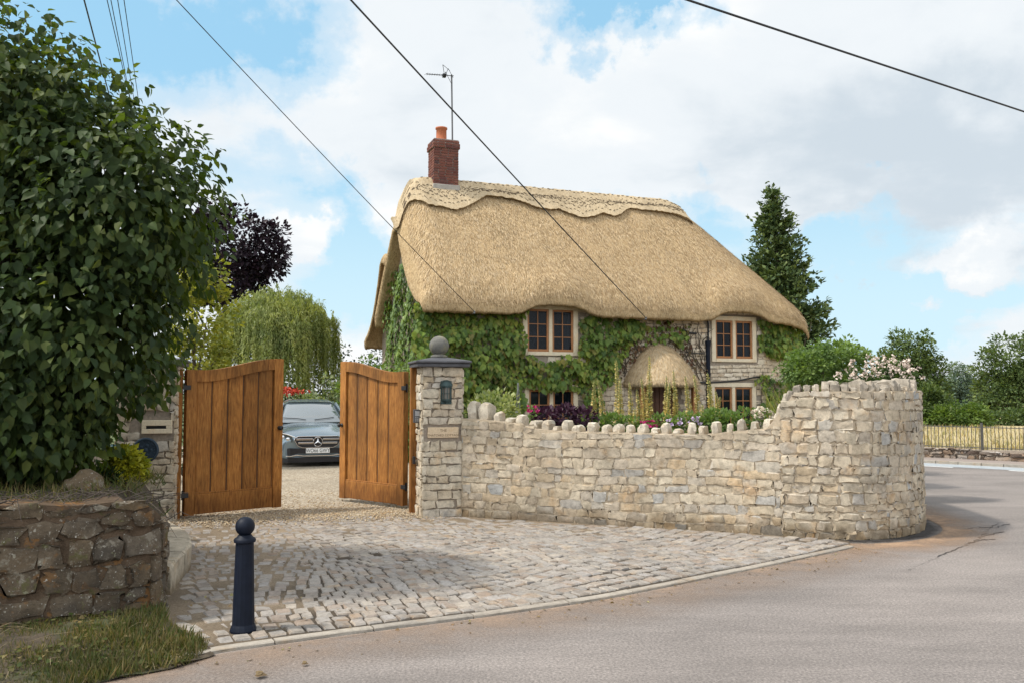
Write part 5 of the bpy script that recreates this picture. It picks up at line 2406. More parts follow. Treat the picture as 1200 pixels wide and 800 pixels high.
# ---- the big leafy bush on the left
bush_cols = [(.023, .042, .017), (.037, .062, .022), (.056, .088, .028), (.031, .054, .020), (.090, .115, .034), (.044, .071, .024)]
M_BUSH = leaf_mat('dark_bush_leaf', bush_cols, .28, .6, (3.0, 2.9, .7), .2)
rgb = np.random.default_rng(101)
bt = thing('leafy_bush', 'big dark green broad leaved bush overhanging the low wall at the edge of the drive', 'bush', (-4.6, 7.7, .8))
BE = [((-4.75, 7.7, 2.75), (1.75, 1.35, 1.75)), ((-7.2, 7.2, 2.9), (2.3, 1.7, 2.4)), ((-3.55, 7.5, 3.25), (1.02, 1.0, .98)), ((-3.78, 7.4, 2.25), (.92, .95, .90)), ((-5.05, 7.5, 4.2), (1.3, 1.1, 1.1)),
      ((-4.25, 7.6, 3.95), (1.0, .95, .85)), ((-4.5, 7.1, 1.55), (1.0, .85, .75)), ((-5.9, 7.0, 1.6), (1.3, 1.0, 1.0)), ((-9.8, 6.5, 2.6), (2.2, 1.8, 2.0)),
      ((-4.0, 7.3, 1.35), (.60, .55, .45))]
off0 = np.array((-4.6, 7.7, .8))
P, N = shell_pts([(np.array(c) - off0, r) for c, r in BE], 52000, .46, .1, rgb)
n = len(P)
# larger leaves deep inside keep the middle of the bush closed
P2, N2 = shell_pts([(np.array(c) - off0, np.array(r) * .72) for c, r in BE], 9000, .25, .1, rgb)
P, N = np.concatenate([P, P2]), np.concatenate([N, N2])
n = len(P)
# leaves sit in small sprays along twigs: pull them towards spray centres
tip = N * .55 + unit(n, rgb) * .55 + np.array([0, -.1, -.75])
nrm = N * .9 + unit(n, rgb) * .7 + np.array([0, 0, .5])
sz = np.where(np.arange(n) < n - len(P2), rgb.uniform(.055, .125, n), rgb.uniform(.14, .2, n))
leaves('foliage', P, tip, nrm, sz, M_BUSH, BROAD, bt, .95)
# sprigs breaking the outline
Ps, Ts, Ns, Ss = [], [], [], []
stem = MB()
for k in range(70):
    i = rgb.integers(0, n)
    p0, d0 = P[i], N[i] / np.linalg.norm(N[i])
    q = (p0 - (np.array(BE[0][0]) - off0)) 
    dd = d0 * .6 + np.array([0, 0, .9]) + unit(1, rgb)[0] * .35
    dd /= np.linalg.norm(dd)
    L = rgb.uniform(.18, .42)
    stem.tube([p0 - dd * .1, p0 + dd * L * .5, p0 + dd * L + np.array([0, 0, -.02])], [.005, .004, .002], 4)
    for j in range(9):
        t = j / 8
        sd = unit(1, rgb)[0]
        Ps.append(p0 + dd * L * t)
        Ts.append(sd + dd * .4 + np.array([0, 0, -.25]))
        Ns.append(np.array([0, 0, 1]) + unit(1, rgb)[0] * .5)
        Ss.append(rgb.uniform(.06, .11) * (1 - .35 * t))
leaves('sprays', Ps, Ts, Ns, Ss, M_BUSH, BROAD, bt)
trunk(bt, (.2, .2, -.1), (0, 0, 2.6), .09, .04, [tuple((np.array(c) - off0) + np.array([0, 0, r[2] * .4])) for c, r in BE], rgb)
for q in range(2):
    pass

# ---- trees behind
M_COPPER = leaf_mat('copper_leaf', [(.013, .009, .017), (.024, .013, .022), (.034, .019, .029)], .10, .5, (1.4, .8, 1.1))
c0 = at(272, 292, 34)
clump_tree('copper_tree', 'dark purple leaved tree rising between the bush and the willow', 'tree', (c0.x, 34, 0), [((c0.x, 34, c0.z + .1), (2.2, 2.0, 1.6)), ((c0.x + 1.1, 34, c0.z - .1), (1.2, 1.2, 1.05)), ((c0.x - .3, 34, c0.z - 1.3), (1.7, 1.6, 1.0)), ((c0.x - 2.6, 34.6, c0.z - .6), (2, 1.8, 1.6))],
           260, .44, 50, .19, M_COPPER, 7, r0=.18)
M_YEL = leaf_mat('golden_leaf', [(.20, .21, .035), (.30, .29, .06), (.15, .18, .035), (.36, .35, .10)], .4, .5)
c1 = at(232, 375, 19)
clump_tree('golden_tree', 'pale yellow green variegated tree behind the dark bush and gate', 'tree', (c1.x, 19, 0), [((c1.x + .1, 19, c1.z), (.75, .8, .95)), ((c1.x - .3, 19, c1.z + .9), (.75, .7, .7)), ((c1.x - .1, 19, c1.z - .9), (.8, .8, .6))],
           110, .26, 36, .12, M_YEL, 8, r0=.07)
M_HEDGE = leaf_mat('dark_hedge_leaf', [(.018, .035, .014), (.028, .052, .018), (.040, .068, .022)], .2, .5)
c2 = at(228, 425, 16)
clump_tree('clipped_hedge', 'dark green hedge just behind the gate on the bush side', 'hedge', (c2.x, 16, 0), [((c2.x, 16, .95), (.8, .5, 1.15)), ((c2.x - 1.0, 15.8, 1.0), (.9, .5, 1.2)), ((c2.x - 2.2, 15.6, 1.0), (1.0, .6, 1.2))], 110, .22, 40, .07, M_HEDGE, 9, r0=.05)
# willow: hanging strands
M_WIL = leaf_mat('willow_leaf', [(.16, .20, .06), (.23, .265, .09), (.31, .33, .13), (.185, .225, .075)], .35, .5)
rgw = np.random.default_rng(77)
WY = 29.0
cw = at(323, 400, WY)
wt = thing('weeping_willow', 'round weeping willow with pale hanging strands behind the gates', 'tree', (cw.x, WY, 0))
Pw, Tw, Nw, Sw = [], [], [], []
RX, RY, ZT = 2.02, 1.9, at(323, 341, WY).z
bund = [(rgw.uniform(0, 2 * math.pi), math.sqrt(rgw.uniform(.02, 1.0)), rgw.uniform(.75, 1.25)) for _ in range(165)]
for k in range(2000):
    ba, br, bl = bund[k % 165]
    a = ba + rgw.normal(0, .045) / max(br, .2)
    r_ = min(1.05, max(.05, br + rgw.normal(0, .03)))
    dome = ZT - .15 - 1.15 * (r_ ** 2.4) + rgw.normal(0, .13) + .2 * math.sin(a * 3 + 1) * r_
    st = np.array([RX * r_ * math.cos(a), RY * r_ * math.sin(a), dome])
    L = bl * rgw.uniform(1.2, 2.2) * (.75 + .4 * r_) if r_ > .45 else rgw.uniform(.5, 1.3)
    outv = np.array([math.cos(a), math.sin(a), 0]) * rgw.uniform(.12, .35)
    m = int(L / .055)
    sway = rgw.normal(0, .07, 2)
    for j in range(m):
        t = j / m
        hor = .55 * (1 - math.exp(-3 * t))
        p = st + outv * hor + np.array([sway[0] * t, sway[1] * t, .16 * math.sin(min(1, t * 4) * math.pi) * .8 - L * t ** 1.1])
        if p[2] < .25:
            break
        Pw.append(p + rgw.normal(0, .02, 3))
        Tw.append(np.array([0, 0, -1]) + outv * .5 + rgw.normal(0, .38, 3))
        Nw.append(np.array([math.cos(a), math.sin(a), .35]) + rgw.normal(0, .5, 3))
        Sw.append(rgw.uniform(.10, .17))
for k in range(46):
    a = rgw.uniform(0, 2 * math.pi)
    r_ = rgw.uniform(.3, 1)
    st = np.array([RX * r_ * math.cos(a), RY * r_ * math.sin(a), ZT - .25 - 1.1 * r_ ** 2.4])
    dv = np.array([math.cos(a) * .7, math.sin(a) * .7, 1.0])
    L = rgw.uniform(.2, .55)
    for j in range(12):
        t = j / 11
        Pw.append(st + dv * L * t + np.array([0, 0, -.35 * L * t * t]))
        Tw.append(dv * (1 - t) + rgw.normal(0, .5, 3))
        Nw.append(rgw.normal(0, 1, 3) + np.array([0, 0, .6]))
        Sw.append(rgw.uniform(.07, .13))
leaves('crown', Pw, Tw, Nw, Sw, M_WIL, NARROW, wt, 1.25)
trunk(wt, (0, 0, -.05), (.1, 0, 3.6), .2, .08, [(1.3, .5, 4.0), (-1.3, .3, 4.0), (.3, -1.2, 4.1), (-.5, 1.2, 4.2), (.8, -.9, 4.0)], rgw)
# hedge and shrubs at the end of the drive
M_GRN = leaf_mat('mid_green_leaf', [(.035, .065, .022), (.055, .095, .028), (.08, .125, .035), (.045, .08, .025)], .3, .5)
M_LAU = leaf_mat('laurel_leaf', [(.06, .10, .035), (.12, .165, .06), (.30, .34, .20), (.08, .12, .04), (.45, .46, .34)], .3, .4)
c3 = at(386, 452, 25)
clump_tree('laurel_shrub', 'pale leaved flowering shrub behind the parked car', 'shrub', (c3.x, 25, 0), [((c3.x, 25, 1.1), (.75, .6, 1.1)), ((c3.x + .5, 25.2, 1.3), (.6, .6, .9))], 70, .22, 34, .11, M_LAU, 12, r0=.05)
c4 = at(418, 430, 30)
clump_tree('boundary_hedge', 'dark green hedge between the willow and the cottage gable', 'hedge', (c4.x - .3, 30.5, 0), [((c4.x - .2, 30.5, 1.7), (1.0, .7, 1.7)), ((c4.x - 1.6, 31, 1.4), (1.5, .7, 1.5)), ((c4.x + .8, 30, 1.6), (.7, .7, 1.4))], 130, .3, 40, .11, M_HEDGE, 13, r0=.06)
c5 = at(330, 460, 32)
clump_tree('garden_hedge', 'deep green hedge behind the willow trunk and car', 'hedge', (c5.x, 32.5, 0), [((c5.x, 32.5, 1.2), (3.4, .8, 1.5)), ((c5.x - 4, 32.5, 1.3), (3.0, .8, 1.6))], 150, .35, 36, .14, M_HEDGE, 14, r0=.06)
M_RED = plain('red_petal', (.55, .055, .02), .6)
cr = at(341, 462, 23.8)
rf = thing('red_flowers', 'clump of orange red flowers just behind the car roof', 'flowers', (cr.x, 23.8, 0))
rgq = np.random.default_rng(5)
m = 60
pp = np.stack([rgq.normal(0, .22, m), rgq.normal(0, .15, m), cr.z + rgq.normal(.10, .045, m)], 1)
leaves('blossoms', np.repeat(pp, 4, axis=0), unit(m * 4, rgq), unit(m * 4, rgq), .07, M_RED, SMALL, rf, 1.4)
b = np.stack([rgq.normal(0, .2, 130), rgq.normal(0, .15, 130), np.zeros(130)], 1)
leaves('blades', b, np.array([0, 0, 1]) + rgq.normal(0, .15, (130, 3)), unit(130, rgq), rgq.uniform(.8, 1.5, 130), M_GRN, BLADE, rf, .8)

# conifer behind the cottage
M_CON = leaf_mat('conifer_spray', [(.042, .074, .032), (.07, .11, .042), (.105, .148, .052), (.145, .18, .066)], .12, .6)
rgc = np.random.default_rng(88)
CY = 33.0
ct = at(905, 221, CY)
cf = thing('conifer_tree', 'tall pointed dark green conifer behind the far end of the cottage', 'tree', (ct.x + .35, CY, 0))
Pc, Tc, Nc, Sc_ = [], [], [], []
HT = ct.z
for k in range(820):
    t = rgc.random() ** .75
    z = HT * (1 - t) + .1
    if z < .6:
        continue
    L = (.18 + .39 * (HT - z) ** .88) * rgc.uniform(.62, 1.12)
    L = min(L, 2.35)
    a = rgc.uniform(0, 2 * math.pi)
    d = np.array([math.cos(a), math.sin(a), 0])
    lean = -.35 * (HT - z) / HT + .0
    ax = np.array([lean * (1 if z > HT * .5 else 1), 0, 0]) * 0
    m = max(5, int(L * 17))
    for j in range(m):
        s_ = (j + .5) / m
        if s_ < .25 and L > .8:
            continue
        c = np.array([0, 0, z]) + d * L * s_ + np.array([0, 0, -.16 * L * math.sin(s_ * 2.4) + .12 * L * s_ * s_]) + rgc.normal(0, .07, 3) * (.5 + s_)
        for q in range(3):
            Pc.append(c + rgc.normal(0, .04, 3))
            Tc.append(d * .8 + np.array([0, 0, .45]) + rgc.normal(0, .55, 3))
            Nc.append(np.array([0, 0, .8]) + d * .4 + rgc.normal(0, .4, 3))
            Sc_.append(rgc.uniform(.12, .26))
leaves('crown', Pc, Tc, Nc, Sc_, M_CON, SMALL, cf, .75)
trunk(cf, (0, 0, -.05), (-.35 * 0, 0, HT - .4), .22, .03, [], rgc)
cf.rotation_euler = (0, R(-2.2), 0)

# trees and bushes beyond the road
M_OAKL = leaf_mat('field_tree_leaf', [(.048, .080, .028), (.075, .115, .038), (.105, .15, .05), (.135, .175, .06)], .22, .55)
M_BLU = leaf_mat('blue_green_leaf', [(.10, .15, .12), (.13, .18, .145), (.16, .215, .165)], .25, .6)
M_BRG = leaf_mat('bright_bush_leaf', [(.08, .135, .032), (.115, .18, .044), (.15, .21, .058), (.065, .11, .03)], .3, .5)


def pe(px, py, Y, rx, ry, rz=None):
    p = at(px, py, Y)
    return ((p.x, Y, p.z), (rx * Y / 1000, (ry if rz is None else rz) * Y / 1000, ry * Y / 1000))


def bg(name, label, cat, Y, els, ncl, rc, per, leaf, mat, seed, r0=.3, **k):
    E_ = [pe(a, b, Y, c, d, c) for a, b, c, d in els]
    return clump_tree(name, label, cat, (E_[0][0][0], Y, .2), E_, ncl, rc, per, leaf, mat, seed, 'trees beyond the road', r0=r0, **k)


bg('field_tree', 'dark round topped tree behind the pink flowering shrub, beyond the road', 'tree', 52, [(1066, 412, 26, 28), (1076, 445, 30, 26), (1084, 470, 26, 32), (1050, 446, 24, 30)], 150, .55, 95, .19, M_OAKL, 21, r0=.3)
bg('field_tree', 'large dense green tree at the far edge of the photo beyond the road', 'tree', 56, [(1190, 425, 40, 34), (1205, 460, 52, 40), (1168, 455, 28, 36), (1180, 485, 34, 24), (1230, 420, 40, 40)], 260, .62, 95, .20, M_OAKL, 22, r0=.4)
bg('field_tree', 'pale blue green feathery tree between the two darker field trees', 'tree', 85, [(1124, 445, 12, 22), (1134, 462, 20, 24), (1112, 462, 14, 22)], 110, .7, 80, .24, M_BLU, 23, r0=.3)
bg('field_bush', 'bright green rounded bush at the edge of the dry field', 'bush', 36, [(1120, 490, 24, 15), (1106, 493, 16, 12), (1140, 491, 16, 13)], 110, .38, 80, .13, M_BRG, 24, r0=.1)
bg('field_bush', 'dark bush at the field edge close beside the stone garden wall', 'bush', 37, [(1086, 480, 18, 26), (1078, 490, 16, 18)], 90, .40, 80, .14, M_OAKL, 25, r0=.1)
bg('field_bush', 'low shaded thicket at the foot of the large dense tree', 'bush', 37, [(1185, 496, 34, 12), (1215, 494, 30, 14)], 80, .36, 80, .13, M_OAKL, 26, r0=.1)
bg('distant_wood', 'distant band of trees on the far side of the field', 'wood', 150, [(1090, 462, 40, 16), (1150, 466, 40, 14), (1220, 462, 60, 16), (1020, 462, 50, 14)], 120, 2.2, 26, 1.0, M_BLU, 27, r0=.4)['kind'] = 'stuff'

# ---- creeper on the cottage
IVY = [(.060, .110, .026), (.10, .165, .036), (.14, .215, .045), (.21, .275, .055), (.075, .13, .03), (.16, .235, .048), (.24, .27, .06), (.15, .12, .04)]
M_IVY = leaf_mat('creeper_leaf', IVY, .25, .42, (2.0, 1.9, .6))
M_IVYG = leaf_mat('gable_creeper_leaf', [(.09, .15, .045), (.13, .20, .055), (.17, .24, .065), (.11, .16, .07)], .2, .38)
M_IVYR = leaf_mat('reddish_creeper_leaf', [(.10, .045, .028), (.13, .065, .035), (.085, .075, .03), (.15, .08, .045)], .2, .5)
HMn = np.array(HM)


def loc2w(p):
    p = np.asarray(p)
    return p @ HMn[:3, :3].T + HMn[:3, 3]


def front_creeper(name, label, polys, dens, mat, seed, size=(.10, .20), depth=.46, stems=0, stem_col=M_BARK):
    rg = np.random.default_rng(seed)
    t = thing(name, label, 'climbing plant', (HX, HY, 0), HA)
    pos, tipv, nr, sz = [], [], [], []
    for poly, k in polys:
        uz = [fac(a, b) for a, b in poly]
        u0, u1 = min(p[0] for p in uz), max(p[0] for p in uz)
        z0, z1 = min(p[1] for p in uz), max(p[1] for p in uz)
        n = int((u1 - u0) * (z1 - z0) * dens * k)
        for _ in range(n):
            u, z = rg.uniform(u0, u1), rg.uniform(z0, z1)
            ju, jz = u + .10 * math.sin(z * 7 + u * 3), z + .10 * math.sin(u * 6)
            if not inside(uz, ju, jz):
                continue
            lump = .5 + .5 * math.sin(u * 4.1 + 1.3 * math.sin(z * 3)) * math.sin(z * 5.2 + u)
            v = VF - .02 - depth * lump * rg.random() * (.35 if z > 3.25 else 1) - .06 * rg.random()
            pos.append((u, v, z))
            tipv.append((rg.normal(0, .35), -.45 + rg.normal(0, .2), -1.0 + rg.normal(0, .25)))
            nr.append((rg.normal(0, .35), -1.0, .65 + rg.normal(0, .3)))
            sz.append(rg.uniform(*size) * (.75 + .45 * lump))
    leaves('foliage', pos, tipv, nr, sz, mat, BROAD, t, 1.1)
    if stems:
        mb = MB()
        for _ in range(stems):
            poly, k = polys[rg.integers(0, len(polys))]
            uz = [fac(a, b) for a, b in poly]
            u = rg.uniform(min(p[0] for p in uz), max(p[0] for p in uz))
            z1 = rg.uniform((min(p[1] for p in uz) + max(p[1] for p in uz)) / 2, max(p[1] for p in uz))
            z0 = rg.uniform(min(p[1] for p in uz), z1 - .3) if z1 - .3 > min(p[1] for p in uz) else z1 - .3
            u2 = u + rg.normal(0, .35)
            pts = [(u + (u2 - u) * q / 6 + .05 * math.sin(q * 2 + u), VF - .035 - .03 * rg.random(), z0 + (z1 - z0) * q / 6) for q in range(7)]
            mb.tube(pts, [.016 - .0015 * q for q in range(7)], 5)
        mb.build('vines', stem_col, t)
    return t


front_creeper('wall_creeper', 'thick green creeper covering the front wall from the gable corner to the upper window', [
    ([(488, 352), (560, 358), (614, 362), (613, 395), (615, 416), (612, 440), (612, 470), (600, 512), (500, 520), (480, 440)], 1.0),
    ([(612, 414), (640, 420), (682, 417), (690, 452), (676, 455), (640, 456), (613, 455)], .9)], 330, M_IVY, 61, stems=6)
front_creeper('wall_creeper', 'green creeper hanging between the upper window and the thatched porch', [
    ([(677, 368), (736, 371), (752, 385), (742, 402), (724, 420), (712, 440), (700, 470), (690, 512), (676, 512), (678, 452), (684, 415), (677, 410)], 1.0),
    ([(700, 372), (800, 376), (812, 396), (790, 404), (770, 400), (752, 400), (730, 400)], .28)], 340, M_IVY, 62, stems=10)
front_creeper('wall_creeper', 'bare reddish brown creeper stems with few leaves above the porch', [
    ([(722, 405), (750, 385), (770, 376), (806, 380), (812, 412), (830, 440), (806, 430), (775, 402), (742, 418), (726, 446)], .30)], 330, M_IVYR, 63, (.06, .12), .12, stems=46)
front_creeper('wall_creeper', 'dark green creeper under the eaves at the far end of the cottage', [
    ([(886, 374), (938, 378), (936, 402), (926, 424), (914, 418), (904, 414), (888, 412)], 1.0)], 360, M_IVY, 64, stems=5)
front_creeper('wall_creeper', 'sparse dark creeper beside the lower window at the far end of the cottage', [
    ([(880, 445), (900, 440), (932, 434), (936, 470), (926, 500), (902, 505), (890, 498), (893, 468)], .6)], 330, M_IVY, 65, stems=6)
# gable creeper
rgg = np.random.default_rng(66)
gt = thing('wall_creeper', 'sunlit green creeper covering the whole gable end of the cottage', 'climbing plant', (HX, HY, 0), HA)
pos, tp, nr, sz = [], [], [], []
while len(pos) < 4200:
    v, z = rgg.uniform(.2, HW - .2), rgg.uniform(0, 6)
    if z > main.under(.6, min(max(v, 0), HW)) + .05 and z > main.verge(v) - .1:
        continue
    if z > min(5.3, 3.9 + 1.12 * min(v, HW - v)):
        continue
    bulge = .10 + .30 * max(0, (1.8 - z) / 1.8) + .12 * math.sin(v * 4 + z * 3)
    pos.append((.33 - max(.02, bulge) * rgg.random() ** .7, v, z))
    tp.append((-.4 + rgg.normal(0, .2), rgg.normal(0, .35), -1))
    nr.append((-1, rgg.normal(0, .35), .6 + rgg.normal(0, .3)))
    sz.append(rgg.uniform(.10, .19))
leaves('foliage', pos, tp, nr, sz, M_IVYG, BROAD, gt, 1.1)
# bushy skirt below the gable
c6 = at(455, 420, 20.5)
clump_tree('gable_shrub', 'leafy green shrub at the foot of the gable behind the gate', 'shrub', (c6.x - .1, 21.2, 0), [((c6.x - .1, 21.2, 1.2), (.85, .7, 1.25)), ((c6.x - .8, 22.4, 1.3), (.8, .7, 1.3)), ((c6.x + .6, 20.4, 1.1), (.6, .5, 1.2))], 120, .24, 40, .12, M_IVYG, 67, r0=.05)

# ---- garden behind the wall
SOILZ = .72


def small_plant(name, label, cat, px, py, Y, rx, rz, n, leaf, mat, seed, group=None, petals=None, tmpl=SMALL, base=None):
    rg = np.random.default_rng(seed)
    p = at(px, py, Y)
    b = SOILZ if base is None else base
    t = thing(name, label, cat, (p.x, Y, b), 0, group)
    c = p.z - b
    ce = [((0, 0, c), (rx, rx * .9, rz)), ((0, 0, c * .55), (rx * .75, rx * .7, max(.1, c * .6)))]
    P, N = shell_pts(ce, n, .35, .5, rg)
    leaves('foliage', P, N + unit(len(P), rg) * .6, N + unit(len(P), rg) * .6 + np.array([0, 0, .5]), leaf * rg.uniform(.6, 1.3, len(P)), mat, tmpl, t)
    mb = MB()
    for k in range(7):
        q = P[rg.integers(0, len(P))] * .8
        mb.tube([(0, 0, -.02), (q[0] * .4, q[1] * .4, q[2] * .6), tuple(q)], .005, 4)
    mb.build('stem', M_GRN, t)
    if petals:
        mt, k, s_ = petals
        d = unit(k, rg)
        d[:, 2] = np.abs(d[:, 2])
        d[:, 1] = -np.abs(d[:, 1])
        c_ = np.array([0, 0, c]) + d * np.array([rx, rx, rz]) * rg.uniform(.85, 1.12, (k, 1))
        m_ = 7
        leaves('blossoms', np.repeat(c_, m_, axis=0), unit(k * m_, rg) + np.repeat(d, m_, axis=0) * .8, unit(k * m_, rg), s_ * rg.uniform(.7, 1.2, k * m_), mt, SMALL, t, 1.5)
    return t


M_VAR = leaf_mat('variegated_leaf', [(.22, .27, .09), (.40, .42, .20), (.14, .19, .06), (.52, .52, .32)], .3, .5)
M_HEU = leaf_mat('purple_leaf', [(.035, .015, .030), (.06, .025, .045), (.09, .05, .075)], .15, .45, (1.5, .7, 1.0))
M_FGR = leaf_mat('fresh_green_leaf', [(.09, .15, .045), (.13, .20, .06), (.18, .25, .09)], .35, .5)
M_PINK = plain('magenta_petal', (.62, .04, .23), .6)
M_LIL = plain('lilac_petal', (.62, .50, .66), .6)
M_BLSH = plain('blush_petal', (.70, .58, .50), .7, nscale=6, var=.2)
M_CRM = plain('cream_petal', (.74, .66, .54), .7, nscale=6, var=.15)
small_plant('variegated_shrub', 'pale cream and green shrub just behind the wall next to the ball topped pillar', 'shrub', 578, 480, 12.4, .40, .27, 1500, .07, M_VAR, 71)
for i, (px, py, lab) in enumerate(((639, 489, 'purple leaved plant behind the wall, nearest the small obelisk'), (664, 486, 'purple leaved plant behind the wall, in front of the middle of the lower window'), (684, 489, 'purple leaved plant behind the wall, nearest the first yellow spikes'))):
    small_plant('purple_plant', lab, 'plant', px, py, 12.3 - .1 * i, .20, .13, 420, .075, M_HEU, 72 + i, 'purple plants along the wall')
small_plant('pink_flower', 'magenta flowers standing in front of the lower window by the obelisk', 'flowers', 624, 482, 12.1, .07, .09, 90, .06, M_FGR, 76, None, (M_PINK, 10, .035))
small_plant('pink_flower', 'magenta flowers low behind the wall below the porch', 'flowers', 760, 499, 11.7, .12, .07, 160, .06, M_FGR, 77, None, (M_PINK, 14, .035))
small_plant('lilac_flower', 'pale lilac flowers behind the wall below the right side of the porch', 'flowers', 791, 497, 11.5, .10, .08, 160, .06, M_FGR, 78, None, (M_LIL, 12, .04))
small_plant('lilac_flower', 'pale lilac flowers behind the wall near the drainpipe', 'flowers', 817, 497, 11.4, .10, .09, 160, .06, M_FGR, 79, None, (M_LIL, 12, .04))
small_plant('cream_flower', 'cream flowers behind the wall where its top steps up', 'flowers', 893, 489, 10.9, .13, .12, 200, .055, M_FGR, 80, None, (M_CRM, 22, .04))
for i, (px, py) in enumerate(((702, 496), (718, 494), (737, 498), (775, 496), (805, 494), (836, 489), (856, 493), (873, 489), (833, 497))):
    small_plant('bedding_plant', 'low fresh green plant growing just behind the coping stones below the yellow flower spikes', 'plant', px, py, 12.1 - .0055 * (px - 700), .17, .12, 330, .065, M_FGR, 90 + i, 'low green plants behind the wall')

M_SPK = leaf_mat('yellow_floret', [(.58, .50, .20), (.66, .58, .27), (.58, .44, .18), (.44, .45, .17)], .25, .6, (1.2, 1.15, .8))
M_STALK = plain('green_stalk', (.13, .18, .05), .6)
spk = [(696, 445, 694), (700, 443, 703), (721.5, 420, 718), (726.5, 442, 730), (737, 447, 738), (744, 478, 745), (746, 456, 750), (751.5, 442, 757), (761, 416, 762), (781, 440, 782), (785, 447, 785.5), (789, 433, 801), (791.5, 454, 793), (803, 440, 810), (813, 438, 814), (823, 473, 820), (829, 436, 836), (833, 450, 839), (838, 457, 841), (844, 464, 844)]
ords = 'first second third fourth fifth sixth seventh eighth ninth tenth eleventh twelfth thirteenth fourteenth fifteenth sixteenth seventeenth eighteenth nineteenth twentieth'.split()
tops = sorted(range(len(spk)), key=lambda i: spk[i][0])
for rank, i in enumerate(tops):
    tx, ty, bx = spk[i]
    rg = np.random.default_rng(200 + i)
    Y = 12.35 + .25 * ((i * 7) % 5 - 2) * .5 - .003 * (tx - 700)
    a = at(bx, 500, Y)
    a.z = SOILZ
    b = at(tx, ty, Y - .05)
    t = thing('flower_spike', 'tall yellow flower spike behind the garden wall, %s from the pillar end' % ords[rank], 'flower spike', a, 0, 'yellow flower spikes behind the wall')
    b = b - a
    n = 18
    bend = rg.normal(0, .03)
    pts = [Vector((b.x * (k / n) ** 1.3 + bend * math.sin(math.pi * k / n), b.y * k / n, b.z * k / n)) for k in range(n + 1)]
    mb = MB()
    mb.tube(pts, [.013 - .009 * k / n for k in range(n + 1)], 6)
    mb.build('stalk', M_STALK, t)
    P, T_, N_, S_ = [], [], [], []
    z0 = .32 * b.z
    tot = int(230 * b.z)
    for k in range(tot):
        f = .30 + .68 * k / tot
        q = pts[min(n - 1, int(f * n))].lerp(pts[min(n, int(f * n) + 1)], f * n - int(f * n))
        aa = k * 2.4
        rad = .043 * (1 - .72 * ((f - .30) / .7) ** 1.6)
        d = np.array([math.cos(aa), math.sin(aa), .25])
        P.append(np.array(q) + d * rad * .45)
        T_.append(d + rg.normal(0, .25, 3))
        N_.append(np.array([0, 0, 1]) + rg.normal(0, .4, 3))
        S_.append(rad * rg.uniform(.9, 1.4))
    leaves('florets', P, T_, N_, S_, M_SPK, SMALL, t, 1.5)

# garden obelisk
op = at(607, 448, 12.7)
ob = thing('garden_obelisk', 'thin grey metal garden obelisk in the border beside the lower window', 'obelisk', (op.x, 12.7, SOILZ))
mb = MB()
H_ = op.z - SOILZ
for k in range(4):
    a = math.pi / 4 + k * math.pi / 2 + .3
    mb.tube([(.09 * math.cos(a), .09 * math.sin(a), 0), (.005 * math.cos(a), .005 * math.sin(a), H_)], .005, 5)
mb.build('leg', M_STEEL, ob)
mb = MB()
for f in (.3, .6):
    rr = .09 * (1 - f) + .005
    mb.tube([(rr * math.cos(a), rr * math.sin(a), H_ * f) for a in np.linspace(0, 2 * math.pi, 13)], .004, 4)
mb.build('hoop', M_STEEL, ob)

# shrubs above the high end of the wall
c7 = at(965, 425, 15)
clump_tree('garden_shrub', 'broad fresh green shrub rising behind the high end of the garden wall', 'shrub', (c7.x, 15, SOILZ), [((c7.x, 15, c7.z - .05), (.62, .55, .42)), ((c7.x - .35, 14.9, c7.z - .12), (.5, .45, .30)), ((c7.x + .35, 15.1, c7.z + .0), (.45, .45, .40)), ((c7.x, 15, 1.2), (.55, .5, .6))], 130, .16, 75, .066, M_FGR, 111, r0=.04)
c8 = at(1026, 440, 13.2)
fs8 = clump_tree('flowering_shrub', 'pink and cream flowering shrub above the curved high end of the wall', 'shrub', (c8.x, 13.2, SOILZ), [((c8.x, 13.2, c8.z - .06), (.44, .42, .26)), ((c8.x + .30, 13.3, c8.z - .10), (.36, .35, .24)), ((c8.x - .25, 13.1, c8.z - .14), (.3, .3, .22)), ((c8.x, 13.2, 1.2), (.4, .4, .5))], 80, .14, 34, .075, M_GRN, 112, r0=.03)
rg8 = np.random.default_rng(113)
k = 120
d = unit(k, rg8)
d[:, 1] = -np.abs(d[:, 1])
d[:, 2] = np.abs(d[:, 2])
cc = np.array([.05, 0, c8.z - .06 - SOILZ]) + d * np.array([.60, .44, .36]) * rg8.uniform(.6, 1.15, (k, 1))
leaves('blossoms', np.repeat(cc, 8, axis=0) + rg8.normal(0, .018, (k * 8, 3)), unit(k * 8, rg8) + np.repeat(d, 8, axis=0) * .6, unit(k * 8, rg8), rg8.uniform(.022, .046, k * 8), M_BLSH, SMALL, fs8, 1.5)
c9 = at(955, 446, 12.2)
yg = thing('golden_grass', 'yellow green ornamental grass tuft behind the high end of the wall', 'grass tuft', (c9.x, 12.2, SOILZ))
rg9 = np.random.default_rng(114)
m = 900
b = np.stack([rg9.normal(0, .26, m), rg9.normal(0, .15, m), np.full(m, .35)], 1)
leaves('blades', b, np.array([0, 0, 1]) + rg9.normal(0, .38, (m, 3)), unit(m, rg9), rg9.uniform(.45, .78, m), leaf_mat('golden_blade', [(.16, .18, .045), (.24, .25, .07), (.30, .30, .10)], .35, .5), BLADE, yg, .5)
c10 = at(1045, 425, 17)
clump_tree('garden_shrub', 'dark green shrub behind the pink flowering shrub', 'shrub', (c10.x - .6, 17.5, SOILZ), [((c10.x - .75, 17.5, c10.z - .1), (.75, .6, .5)), ((c10.x - .75, 17.5, 1.3), (.7, .6, .7))], 60, .2, 36, .11, M_GRN, 115, r0=.04)

